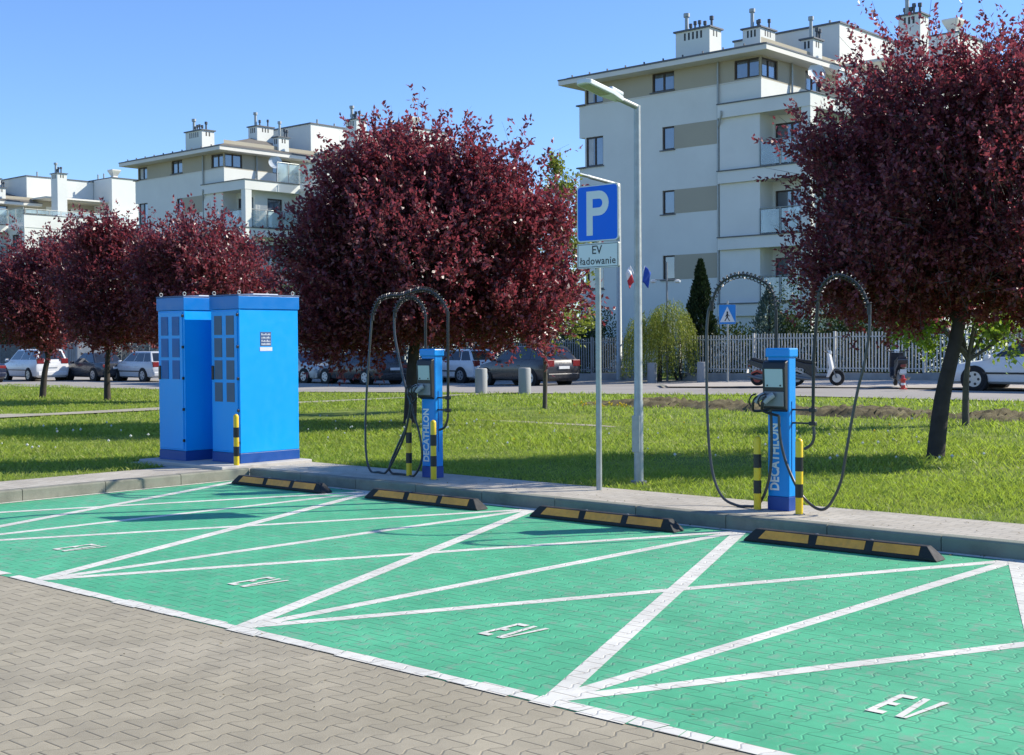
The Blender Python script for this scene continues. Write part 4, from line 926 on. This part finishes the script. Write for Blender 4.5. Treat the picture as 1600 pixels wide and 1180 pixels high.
def shrub(name, loc, label, cat, blobs, mt, n, leaf, up=.3, droop=None, group=None, core=.5, stem=True, flat=0):
    root = empty(name, loc, 0, label, cat, group); B = np.array(blobs, float); wt = B[:, 6]/B[:, 6].sum(); bi = rng.choice(len(B), n, p=wt)
    v = unit(rng.normal(size=(n, 3))); rr = rng.uniform(core**3, 1, n)**(1/3); lump = 1+.10*np.sin(v[:, 0]*7+v[:, 2]*5)+.08*np.sin(v[:, 1]*11+3)
    P = B[bi, :3]+v*B[bi, 3:6]*(rr*lump)[:, None]; P[:, 2] = np.maximum(P[:, 2], rng.uniform(0, .2, n))
    D = v*.6+rng.normal(size=(n, 3))*.5+np.array([0, 0, up])
    leaves_mesh('foliage', P, D, leaf[0], leaf[1], mt, root)
    if stem:
        mb = MB()
        for k in range(6): b = B[rng.integers(len(B))]; mb.tube([(b[0]*.3, b[1]*.3, -.1), (b[0]*.7+rng.normal()*.1, b[1]*.7, b[2]*.5), (b[0], b[1], b[2])], [.04, .03, .012], 6)
        mb.build('stem', M['bark'], root, smooth=True)
    return root
# columnar thuja
def cone_tree(x, y, H_, r, label, mt, n, name='columnar_conifer'):
    root = empty(name, (x, y, hgt(x, y)-.05), 0, label, 'conifer'); t = rng.random(n)**.8; z = t*H_*.98; a = rng.uniform(0, 2*np.pi, n)
    R_ = r*np.minimum(1, (1-t)*2.2)**.8*np.minimum(1, .75+t*1.5)*(1+.12*np.sin(a*5+z*3)+.08*np.sin(z*9)); q = rng.uniform(.6, 1, n)
    P = np.stack([np.cos(a)*R_*q, np.sin(a)*R_*q, z], 1); D = np.stack([np.cos(a)*.35, np.sin(a)*.35, np.full(n, 1.0)], 1)+rng.normal(size=(n, 3))*.25
    leaves_mesh('foliage', P, D, .16, .07, mt, root); MB().tube([(0, 0, -.1), (0, 0, H_*.9)], [.09, .02], 8).build('trunk', M['bark'], root, smooth=True); return root
pp = pY(1095, 560, 40.8); cone_tree(pp.x, 40.8, 4.9, .55, 'tall narrow dark thuja behind the picket fence, right of the weeping willow', M['conifer'], 9000)
pp = pY(1202, 560, 41.2); cone_tree(pp.x, 41.2, 3.7, .7, 'small pale blue green fir behind the fence, above the pedestrian sign', M['bluefir'], 2600, 'blue_fir')
# weeping willow: hanging strands
def willow(x, y, z):
    root = empty('weeping_willow', (x, y, z), 0, 'rounded weeping shrub with hanging yellow green branches before the fence', 'shrub'); P = []; D = []
    for k in range(420):
        a = rng.uniform(0, 2*np.pi); r = rng.uniform(.1, 1)**.6; cx = .5*(1 if rng.random() < .5 else -1.1); rx = .85
        px, py = cx+np.cos(a)*r*rx, np.sin(a)*r*.85; zt = 3.15-(.9*r*r)-(0.35 if cx < 0 else 0)+rng.normal()*.12; L_ = min(zt-.25, rng.uniform(.8, 2.4)); m = int(L_/.045)
        t = np.linspace(0, 1, m); sw = rng.normal(size=2)*.12
        P.append(np.stack([px+np.cos(a)*.25*np.sqrt(t)+sw[0]*t, py+np.sin(a)*.25*np.sqrt(t)+sw[1]*t, zt-L_*t**1.15], 1)+rng.normal(size=(m, 3))*.02); D.append(np.tile([np.cos(a)*.3, np.sin(a)*.3, -1.0], (m, 1))+rng.normal(size=(m, 3))*.45)
    leaves_mesh('foliage', np.concatenate(P), np.concatenate(D), .11, .03, M['willow'], root)
    mb = MB(); mb.tube([(0, 0, -.1), (.05, 0, 1.2), (.2, 0, 2.4)], [.1, .08, .04], 8); mb.tube([(.05, 0, 1.2), (-.3, 0, 2.3)], [.06, .03], 6); mb.build('trunk', M['bark'], root, smooth=True); return root
pp = at(1030, 597); willow(pp.x+.05, 37.7, hgt(pp.x, 37.7))
pw = pY(935, 560, 40.4)
shrub('garden_shrub', (pw.x, 40.2, .0), 'mid green leafy shrub behind the shaded fence, left of the far lamp', 'shrub', [(0, 0, 1.6, 1.2, .8, 1.5, 1), (-1.2, 0, 1.5, .9, .8, 1.2, .7)], M['hedge'], 5000, (.12, .07))
pw = pY(1062, 560, 38.3)
shrub('climbing_plant', (pw.x, 38.45, .1), 'pale leafy climber covering the left end of the sunlit fence', 'plant', [(0, 0, .9, .75, .22, .8, 1), (-.5, 0, .6, .4, .2, .5, .5)], M['bluefir'], 2600, (.07, .05))
for k, (px, h_, w_, lb) in enumerate(((1140, 2.3, 2.0, 'low dark garden shrub behind the fence, left of the pedestrian sign'), (1235, 2.6, 2.2, 'dark garden shrub behind the fence, just right of the pedestrian sign'),
          (1330, 2.5, 2.3, 'dark garden shrub behind the fence, beneath the tall right cable arch'), (1420, 2.7, 2.3, 'dark garden shrub behind the fence, left of the big plum trunk'), (1275, 5.0, 3.0, 'tallest dark shrub behind the fence, left of the right plum crown'), (1370, 4.4, 3.6, 'broad tall dark shrub behind the fence, under the right plum crown'), (1530, 2.8, 2.8, 'dark garden shrub behind the white car at the right edge'))):
    q = pY(px, 560, 41.5); shrub('garden_shrub', (q.x, 41.5, .1), lb, 'shrub', [(0, 0, h_*.5, w_*.62, .8, h_*.52, 1), (w_*.3, 0, h_*.4, w_*.4, .7, h_*.42, .6)], M['hedge'], 3600, (.13, .08), group='dark shrubs behind the right fence')
for k, (px, h_, w_, lb) in enumerate(((870, 2.2, 4.2, 'dark shrub behind the dark grey estate car'), (730, 3.0, 5, 'dark shrub behind the fence, right of the left charger'), (590, 3.4, 5.5, 'tall dark shrub behind the estate car'), (475, 3.4, 5, 'tall dark shrub behind the pale car beside the blue cabinet'),
          (330, 4, 8, 'wide dark shrub hidden behind the blue cabinets'), (200, 4.2, 7, 'wide dark shrub behind the silver hatchback'), (105, 4.2, 6, 'wide dark shrub behind the dark saloon'), (20, 4.2, 7, 'wide dark shrub behind the white people carrier'), (-70, 4, 8, 'wide dark shrub beyond the left edge'))):
    q = pY(px, 560, 41.0); s_ = max(1, abs(q.x)/40)
    shrub('garden_shrub', (q.x, 41.0, -.1), lb, 'shrub', [(0, 0, h_*.5, w_*.6, .9, h_*.5, 1), (w_*.35, .3, h_*.45, w_*.4, .8, h_*.5, .6), (-w_*.35, .2, h_*.42, w_*.4, .8, h_*.45, .6)], M['hedge'], 4200, (.17*s_, .11*s_), group='dark shrubs behind the left fence')

# ------------------------------------------------------------------ vehicles
def paint(name, c, metal=.0): return mat(name, c, .3, 0, var=.0, coat=.3)
M['p_white'] = paint('white_car_paint', (.72, .72, .70)); M['p_silver'] = paint('silver_car_paint', (.48, .50, .52), .3); M['p_cream'] = paint('pale_car_paint', (.55, .54, .47), .1)
M['p_dark'] = paint('dark_car_paint', (.025, .028, .036), .2); M['p_grey'] = paint('dark_grey_car_paint', (.03, .029, .031), .3); M['p_navy'] = paint('navy_car_paint', (.012, .018, .045), .2)
M['tyre'] = mat('tyre_rubber', (.014, .014, .014), .8, bump=.2); M['rim'] = mat('alloy_rim', (.45, .46, .47), .35, .7); M['tail'] = mat('red_tail_lamp', (.20, .012, .012), .3, coat=.5); M['head'] = mat('clear_headlamp', (.62, .66, .68), .15, coat=1)
M['carglass'] = glassmat('car_glass', (.012, .015, .02), .06); M['carglass'].node_tree.nodes['Principled BSDF'].inputs['Coat Weight'].default_value = .25; M['carglass'].node_tree.nodes['Principled BSDF'].inputs['Specular IOR Level'].default_value = .5; M['plate'] = mat('number_plate', (.75, .75, .72), .5)
def car(label, pos, heading, kind, pm, L=4.5, W_=1.78, H_=1.46, wr=.32):
    """pos: centre on the ground. local +x = front"""
    root = empty('parked_car', pos, heading, label, 'car', 'cars parked along the road')
    hl = L/2; belt = H_*.615; zl = .19
    if kind == 'sedan':   prof = [(-1, .50, .82), (-.985, .60, .92), (-.93, .645, .97), (-.62, .665, 1.0), (.36, .63, 1.0), (.5, .60, .99), (.8, .53, .95), (.93, .46, .88), (.985, .38, .78), (1, .28, .62)]; gh = (-.66, .40, -.40, .10)
    elif kind == 'hatch': prof = [(-1, .42, .84), (-.985, .60, .93), (-.95, .655, .97), (-.6, .665, 1.0), (.40, .63, 1.0), (.55, .60, .99), (.82, .53, .95), (.93, .46, .88), (.985, .38, .78), (1, .28, .62)]; gh = (-.955, .46, -.76, .10)
    elif kind == 'estate': prof = [(-1, .42, .84), (-.985, .60, .93), (-.95, .655, .97), (-.6, .665, 1.0), (.38, .63, 1.0), (.5, .60, .99), (.8, .52, .95), (.93, .46, .88), (.985, .38, .78), (1, .28, .62)]; gh = (-.965, .40, -.80, .12)
    else: prof = [(-1, .42, .86), (-.985, .60, .95), (-.95, .64, .98), (-.6, .65, 1.0), (.45, .62, 1.0), (.6, .585, .98), (.84, .53, .94), (.94, .46, .88), (.985, .38, .78), (1, .28, .62)]; gh = (-.965, .56, -.88, .22)
    secs = []
    for fx, zt, wf in prof:
        x = fx*hl; w_ = W_/2*wf; z = zt*H_; lo = zl if abs(fx) < .97 else zl+.08
        half = [(w_*.80, lo), (w_*.95, lo+.07), (w_*1.0, lo+(z-lo)*.45), (w_*.985, lo+(z-lo)*.78), (w_*.93, z-.015), (w_*.80, z+.012), (w_*.4, z+.03)]
        secs.append([(x, y, q) for y, q in half]+[(x, -y, q) for y, q in half[::-1]])
    n = len(secs[0]); vs = [v for s_ in secs for v in s_]
    fs = [(i*n+k, i*n+(k+1) % n, (i+1)*n+(k+1) % n, (i+1)*n+k) for i in range(len(secs)-1) for k in range(n)]+[tuple(range(n))[::-1], tuple((len(secs)-1)*n+k for k in range(n))]
    body = MB().add(vs, [f[::-1] for f in fs]).build('body', pm, root, smooth=True)
    bm = bmesh.new(); bm.from_mesh(body.data); bmesh.ops.recalc_face_normals(bm, faces=bm.faces); bm.to_mesh(body.data); bm.free()
    # greenhouse
    xb0, xb1, xr0, xr1 = [a*hl for a in gh]; zb_ = belt+.03; zr = H_; wb = W_/2*.925; wr_ = W_/2*.70
    zb0 = zb_
    B4 = [(xb0, wb), (xb1, wb*.97), (xb1, -wb*.97), (xb0, -wb)]; R4 = [(xr0, wr_), (xr1, wr_*.98), (xr1, -wr_*.98), (xr0, -wr_)]
    vs = [(a, b, zb0-.05) for a, b in B4]+[(a, b, zr-.045) for a, b in R4]+[(a*.93+.0, b*.86, zr) for a, b in R4]
    fs = [(0, 4, 5, 1), (1, 5, 6, 2), (2, 6, 7, 3), (3, 7, 4, 0), (4, 8, 9, 5), (5, 9, 10, 6), (6, 10, 11, 7), (7, 11, 8, 4), (8, 11, 10, 9)]
    cb = MB().add(vs, fs).build('cabin', pm, root, bevel=.03, smooth=True)
    def panel(name, a, b, c, d, u0, u1, v0, v1, parent, off=.006, m='carglass'):
        a, b, c, d = map(Vector, (a, b, c, d)); f = lambda u, v: a.lerp(b, u).lerp(d.lerp(c, u), v)
        nn = (b-a).cross(d-a).normalized()
        if nn.dot(f(.5, .5)-Vector((0, 0, H_*.7))) < 0: nn = -nn
        P = [f(u0, v0), f(u1, v0), f(u1, v1), f(u0, v1)]
        MB().add([p-nn*.01 for p in P]+[p+nn*off for p in P], [(4, 5, 6, 7), (0, 1, 5, 4), (1, 2, 6, 5), (2, 3, 7, 6), (3, 0, 4, 7)]).build(name, M[m], parent)
    V_ = [Vector(v) for v in vs]
    for sgn in (0, 1):
        a, b, c, d = (V_[0], V_[1], V_[5], V_[4]) if sgn == 0 else (V_[3], V_[2], V_[6], V_[7])
        cuts = [(.04, .47), (.50, .93)] if kind in ('sedan',) else [(.03, .26), (.285, .59), (.615, .95)]
        for u0, u1 in cuts: panel('side_window', a, b, c, d, u0, u1, .18, .93, root)
    panel('windscreen', V_[1], V_[2], V_[6], V_[5], .05, .95, .14, .96, root); panel('rear_window', V_[3], V_[0], V_[4], V_[7], .07, .93, .2 if kind != 'sedan' else .14, .93, root)
    wx = (hl*.64, -hl*.60)
    for x in wx:
        for s_ in (1, -1):
            mb = MB(); mb.tube([(x, s_*(W_/2-.25), wr+.0), (x, s_*(W_/2+.004), wr+.0)], wr+.055, 24); mb.build('wheel_arch', M['tyre'], root)
            wh = MB().tube([(x, s_*(W_/2-.2), wr), (x, s_*(W_/2-.01), wr), (x, s_*(W_/2+.018), wr)], [wr, wr, wr-.03], 24).build('wheel', M['tyre'], root, smooth=True)
            mb = MB(); mb.tube([(x, s_*(W_/2), wr), (x, s_*(W_/2+.022), wr)], wr*.66, 20); mb.build('rim', M['rim'], wh)
            mb = MB()
            for k in range(5):
                a = 2*math.pi*(k+.5)/5; cx, cz = x+math.cos(a)*wr*.42, wr+math.sin(a)*wr*.42; mb.tube([(cx, s_*(W_/2+.02), cz), (cx, s_*(W_/2+.0235), cz)], wr*.13, 6)
            mb.build('rim_gaps', M['black'], wh)
    for s_ in (1, -1):
        tz = H_*.50 if kind != 'mpv' else H_*.56; th = .13 if kind in ('sedan', 'estate') else .24
        MB().box(-hl*.995-.012, -hl*.93, s_*W_/2*.50 if s_ > 0 else -W_/2*.90, s_*W_/2*.50 if s_ < 0 else W_/2*.90, tz-.02, tz+th).build('tail_lamp', M['tail'], root, bevel=.02)
        MB().box(hl*.90, hl*.965, s_*W_/2*.52 if s_ > 0 else -W_/2*.86, s_*W_/2*.52 if s_ < 0 else W_/2*.86, H_*.40, H_*.40+.13).build('headlight', M['head'], root, bevel=.03)
        MB().box(xb1-.28, xb1-.14, s_*(W_/2-.03) if s_ > 0 else -(W_/2+.15), s_*(W_/2-.03) if s_ < 0 else W_/2+.15, belt+.0, belt+.13).build('wing_mirror', pm, root, bevel=.03)
        MB().box(-hl*.62, hl*.55, s_*W_/2*1.0-.012, s_*W_/2*1.0+.010, H_*.33, H_*.33+.05).build('side_strip', M['black'], root)
        for x in (.1, -.62): MB().box(x-.1, x+.06, s_*W_/2*.985-.012, s_*W_/2*.985+.02, H_*.50, H_*.50+.025).build('door_handle', pm, root)
    MB().box(-hl-.03, -hl+.1, -W_/2*.86, W_/2*.86, .28, .50).build('rear_bumper', pm, root, bevel=.04); MB().box(hl-.14, hl+.03, -W_/2*.80, W_/2*.80, .24, .48).build('front_bumper', pm, root, bevel=.04)
    MB().box(-hl-.042, -hl-.01, -.26, .26, H_*.43, H_*.43+.11).build('number_plate', M['plate'], root); MB().box(hl+.01, hl+.042, -.26, .26, .38, .49).build('number_plate', M['plate'], root)
    MB().box(hl-.10, hl-.01, -W_/2*.42, W_/2*.42, H_*.36, H_*.44).build('grille', M['black'], root, bevel=.01)
    return root
def park(label, px, py, hd, kind, pm, L, W_, H_, corner=(-1, -1)):
    """px,py: pixel of the body corner nearest the camera; corner in world signs"""
    p = at(px, py); c, s_ = math.cos(R(hd)), math.sin(R(hd)); ex = abs(c)*L/2+abs(s_)*W_/2; ey = abs(s_)*L/2+abs(c)*W_/2
    x = p.x-ex*corner[0]*-1*-1; y = p.y-ey*corner[1]
    return car(label, (x, y, hgt(x, y)+.02), R(hd), kind, pm, L, W_, H_)
park('white people carrier parked second from the left, seen from its rear side', 58, 597, 176, 'mpv', M['p_white'], 4.5, 1.8, 1.62, (1, -1))
park('dark saloon car between the white people carrier and the silver hatchback', 160, 597, 178, 'sedan', M['p_dark'], 4.4, 1.75, 1.42, (1, -1))
park('silver hatchback just left of the blue cabinets', 238, 598, 178, 'hatch', M['p_silver'], 4.2, 1.74, 1.48, (1, -1))
park('dark car cut off by the left edge of the view', -42, 600, 178, 'sedan', M['p_navy'], 4.5, 1.78, 1.42, (1, -1))
park('pale car facing right beside the right blue cabinet', 492, 600, -4, 'hatch', M['p_cream'], 4.2, 1.74, 1.45, (1, -1))
park('dark grey estate car seen through the cables of the left charger', 594, 603, 176, 'estate', M['p_grey'], 4.7, 1.82, 1.46, (1, -1))
park('white car mostly hidden behind the left charger and grey bollard', 742, 600, 176, 'hatch', M['p_white'], 4.1, 1.75, 1.46, (1, -1))
park('dark grey hatchback seen from behind, left of the parking sign', 862, 604, 170, 'hatch', M['p_grey'], 4.6, 1.84, 1.54, (1, -1))
park('white car at the right edge behind the thin maple', 1474, 611, 181, 'mpv', M['p_white'], 4.6, 1.8, 1.40, (-1, -1))

# scooters
def scooter(label, x, y, hd, shell, accent, shield=None):
    shield = shield or shell
    root = empty('motor_scooter', (x, y, hgt(x, y)+.065), R(hd), label, 'scooter', 'scooters parked on the far pavement')
    for wx_ in (.62, -.60):
        wh = MB().tube([(wx_, -.05, .235), (wx_, -.03, .235), (wx_, .03, .235), (wx_, .05, .235)], [.20, .235, .235, .20], 20).build('wheel', M['tyre'], root, smooth=True)
        MB().tube([(wx_, -.056, .235), (wx_, .056, .235)], .135, 16).build('rim', accent, wh)
    def blade(name, pts, w_, m, par=root, bev=.02): return MB().prism(pts, -w_/2, w_/2, TXZ).build(name, m, par, bevel=bev)
    blade('body', [(-.84, .68), (-.88, .80), (-.78, .82), (-.35, .70), (-.08, .66), (.0, .56), (-.02, .36), (-.14, .28), (-.26, .36), (-.40, .52), (-.60, .58)], .27, shell)
    blade('engine', [(-.72, .20), (-.66, .34), (-.3, .38), (-.12, .30), (-.16, .18), (-.4, .16)], .16, M['steel_dk'])
    blade('seat', [(-.78, .825), (-.72, .89), (-.45, .81), (-.1, .77), (.0, .70), (-.08, .665), (-.35, .705)], .27, M['black'])
    blade('footboard', [(-.1, .22), (-.1, .31), (.34, .31), (.40, .22)], .34, shell)
    blade('front_shield', [(.32, .26), (.40, .26), (.52, .50), (.42, .98), (.34, 1.0), (.40, .55)], .40, shield)
    blade('front_mudguard', [(.38, .44), (.5, .52), (.66, .52), (.82, .42), (.84, .33), (.74, .44), (.6, .475), (.45, .43)], .13, shell, bev=.01)
    MB().tube([(.62, .07, .235), (.47, .07, .62)], .022, 8).build('fork', M['steel_dk'], root); MB().tube([(.62, -.07, .235), (.47, -.07, .62)], .022, 8).build('fork', M['steel_dk'], root)
    MB().tube([(.40, 0, .9), (.36, 0, 1.03)], .03, 8).build('steering_column', M['black'], root)
    hb = MB().tube([(.27, -.33, 1.05), (.34, -.2, 1.03), (.37, 0, 1.02), (.34, .2, 1.03), (.27, .33, 1.05)], .018, 8).build('handlebar', M['black'], root, smooth=True)
    MB().box(.34, .46, -.09, .09, .96, 1.08).build('headlight', M['head'], root, bevel=.03)
    for s_ in (1, -1):
        MB().tube([(.32, s_*.2, 1.04), (.32, s_*.30, 1.2)], .007, 5).build('mirror_stem', M['steel'], hb); MB().tube([(.32, s_*.32, 1.22), (.34, s_*.32, 1.22)], .055, 12).build('mirror', M['black'], hb)
    MB().box(-.90, -.85, -.07, .07, .58, .66).build('tail_lamp', M['tail'], root, bevel=.01); MB().box(-.95, -.93, -.09, .09, .40, .52).build('number_plate', M['plate'], root)
    MB().prism([(-.78, .43), (-.60, .50), (-.42, .43), (-.40, .36), (-.6, .44), (-.8, .36)], -.09, .09, TXZ).build('rear_mudguard', accent, root)
    MB().tube([(-.15, -.17, .2), (-.5, -.19, .24), (-.85, -.19, .32)], [.03, .05, .045], 10).build('exhaust', M['steel_dk'], root, smooth=True)
    MB().tube([(-.05, -.1, .22), (-.1, -.24, .0)], .012, 6).build('side_stand', M['steel_dk'], root)
    return root
M['redp'] = paint('red_scooter_paint', (.45, .03, .02))
p = at(1196, 607); scooter('black scooter with red wheels left of the right charger', p.x+.05, 31.6, 12, M['p_dark'], M['redp'])
p = at(1272, 606); scooter('white and black scooter seen just right of the right charger', p.x, 31.9, 20, M['p_dark'], M['rim'], M['p_white'])
p = at(1392, 608); scooter('black scooter seen end on beside the small red hydrant', p.x, 31.6, 124, M['p_dark'], M['rim'])
p = pY(122, 560, 37.2); z = hgt(p.x, 37.2); sh = empty('metal_shed', (p.x, 37.2, z), 0, 'grey metal shed behind the leftmost parked cars', 'shed')
MB().box(-1.5, 1.5, -.9, .9, 0, 2.1).build('wall', mat('shed_blue_grey', (.16, .19, .23), .5), sh, bevel=.02); MB().box(-1.6, 1.6, -1.0, 1.0, 2.101, 2.2).build('roof', M['trim'], sh)
mb = MB()
for k in range(14): mb.box(-1.4+k*.2, -1.36+k*.2, -.925, -.9005, .08, 2.0)
mb.build('ribs', M['steel_dk'], sh); MB().box(-.45, .45, -.935, -.926, .05, 1.9).build('door', M['grey_pl'], sh)
# small red hydrant post
p = at(1411, 612); hy = empty('hydrant', (p.x, p.y, p.z+.06), 0, 'small red and white hydrant post beside the end on black scooter', 'hydrant')
MB().lathe((0, 0, 0), [(.11, 0), (.11, .03), (.06, .04), (.06, .24), (.09, .25), (.09, .29), (.05, .31), (.04, .38), (.01, .40)], 14).build('post', M['redp'], hy, smooth=True); MB().lathe((0, 0, 0), [(.063, .12), (.063, .18)], 14).build('white_band', M['white'], hy, smooth=True)

# grey round bollards
M['grey_b'] = mat('grey_bollard_concrete', (.30, .31, .30), .7, var=.08, bump=.2); first = None
for px, py, lab in ((752, 616, 'thick grey cylindrical bollard nearest the left charger, left one of a pair'), (820, 616, 'thick grey cylindrical bollard under the middle plum tree, right one of a pair'),
                    (1019, 599, 'thick grey cylindrical bollard before the weeping willow shrub'), (1097, 599, 'thick grey cylindrical bollard left of the pedestrian sign')):
    p = at(px, py)
    if first is None:
        first = empty('round_bollard', (p.x, p.y, p.z)); MB().lathe((0, 0, 0), [(.19, -.1), (.19, .765), (.18, .785)], 24).build('drum', M['grey_b'], first, smooth=True); MB().lathe((0, 0, 0), [(.17, .786), (.165, .80), (.02, .802)], 24).build('top_disc', M['concrete'], first, smooth=True)
        o = first
    else: o = copy_tree(first); o.location = (p.x, p.y, p.z)
    tag(o, lab, 'bollard', 'round grey bollards')
# pedestrian crossing sign
p = at(1137, 600); pc = empty('pedestrian_sign', (p.x, p.y, p.z+.03), R(28), 'blue pedestrian crossing sign with a white triangle, before the sunlit fence', 'road sign')
MB().tube([(0, 0, -.1), (0, 0, 3.0)], .032, 10).build('pole', M['steel'], pc, smooth=True)
sp = plate('sign_panel', -.31, .31, 2.14, 2.86, .04, -.035, .025, M['steel'], pc); plate('blue_face', -.30, .30, 2.15, 2.85, .035, -.0625, .002, mat('bright_sign_blue', (.01, .22, .62), .35), sp)
MB().add([(-.27, -.0655, 2.22), (.27, -.0655, 2.22), (0, -.0655, 2.79)], [(0, 1, 2)]).build('white_triangle', M['signwhite'], sp)
TY = -.0675
mb = MB(); mb.tube([(.0, TY, 2.575), (.0, TY-.002, 2.575)], .034, 10)
for a, b, w_ in (((.0, 2.54), (-.005, 2.40), .06), ((-.005, 2.41), (.08, 2.26), .034), ((-.005, 2.41), (-.09, 2.26), .034), ((0, 2.52), (.08, 2.43), .024), ((0, 2.52), (-.07, 2.42), .024)):
    d = Vector((b[0]-a[0], 0, b[1]-a[1])).normalized(); q = Vector((-d.z, 0, d.x))*w_/2; A_, B_ = Vector((a[0], TY, a[1])), Vector((b[0], TY, b[1])); mb.quad(A_-q, B_-q, B_+q, A_+q)
mb.build('walking_figure', M['signblack'], sp)
# flag pole with two flags, and a slim mast beside it
M['flag_w'] = mat('flag_white', (.75, .75, .75), .7); M['flag_r'] = mat('flag_red', (.55, .03, .04), .7); M['flag_b'] = mat('flag_blue', (.015, .07, .38), .7)
p = at(999, 599); fp = empty('flag_pole', (p.x, p.y, p.z), 0, 'thin pole holding two flags, hidden behind the near street lamp', 'flag pole')
MB().tube([(0, 0, -.1), (0, 0, 4.0)], .03, 10).build('pole', M['steel'], fp, smooth=True); MB().box(-.06, .06, -.06, .06, 3.75, 3.9).build('bracket', M['steel_dk'], fp, bevel=.01)
def flag(label, dx, cols):
    root = empty('flag', (p.x, p.y, p.z+3.85), 0, label, 'flag', 'flags on the thin pole')
    s_ = 1 if dx > 0 else -1; tipx = RX.x*dx, RX.y*dx; MB().tube([(0, 0, 0), (tipx[0], tipx[1], .75)], .014, 6).build('staff', M['white'], root)
    nx, nz = 7, 8
    for ci, cm in enumerate(cols):
        vs = []
        for i in range(nx):
            for j in range(nz):
                t = i/(nx-1); u = j/(nz-1)*(1/len(cols))+ci/len(cols)
                sx = dx*(1-.45*u)+(.42*t)*(.55 if s_ > 0 else -.45); vs.append((RX.x*sx+AW.x*.05*math.sin(t*7+u*4), RX.y*sx+AW.y*.05*math.sin(t*7+u*4), .72-.62*u-.22*t+.03*math.sin(t*5)))
        o = MB().add(vs, [(i*nz+j, (i+1)*nz+j, (i+1)*nz+j+1, i*nz+j+1) for i in range(nx-1) for j in range(nz-1)]).build('cloth', cm, root, smooth=True); so_ = o.modifiers.new('s', 'SOLIDIFY'); so_.thickness = .006
flag('white and red flag hanging left of the near street lamp pole', -.34, [M['flag_w'], M['flag_r']]); flag('dark blue flag hanging right of the near street lamp pole', .24, [M['flag_b']])
q = at(1024, 598); ms = empty('camera_mast', (q.x, q.y+.8, q.z), 0, 'slim dark mast with small white heads above the weeping shrub', 'mast')
MB().tube([(0, 0, -.1), (0, 0, 4.75)], [.05, .035], 10).build('pole', M['steel_dk'], ms, smooth=True); MB().tube([(-.35, -.35, 4.05), (.3, .3, 4.05)], .02, 6).build('crossbar', M['steel_dk'], ms)
for s_ in (-.38, .3): MB().lathe((s_, s_, 3.92), [(.03, 0), (.12, .03), (.13, .10), (.05, .14)], 12).build('lamp_head', M['signwhite'], ms, smooth=True)

# fallen leaves and grit on the paving
def litter(name, n, box, z, mt, r):
    P = np.stack([rng.uniform(box[0], box[1], n), rng.uniform(box[2], box[3], n), np.full(n, z)], 1); D = rng.normal(size=(n, 3)); D[:, 2] *= .12
    P[:, 2] += .004
    return tag(leaves_mesh(name, P, D, r, r*.6, mt, None, 3), kind='stuff')
M['litter'] = leafy('dry_leaf_litter', [(.05, .03, .015), (.12, .08, .03), (.22, .18, .08)], .8, .1)
litter('fallen_leaves', 160, (-4.7, 9, 5.5, 6.4), .13, M['litter'], .022); litter('fallen_leaves', 120, (-4.6, 9, -3, 5.3), .006, M['litter'], .018); litter('fallen_leaves', 90, (-4.6, 9, 5.15, 5.34), .006, M['litter'], .025)
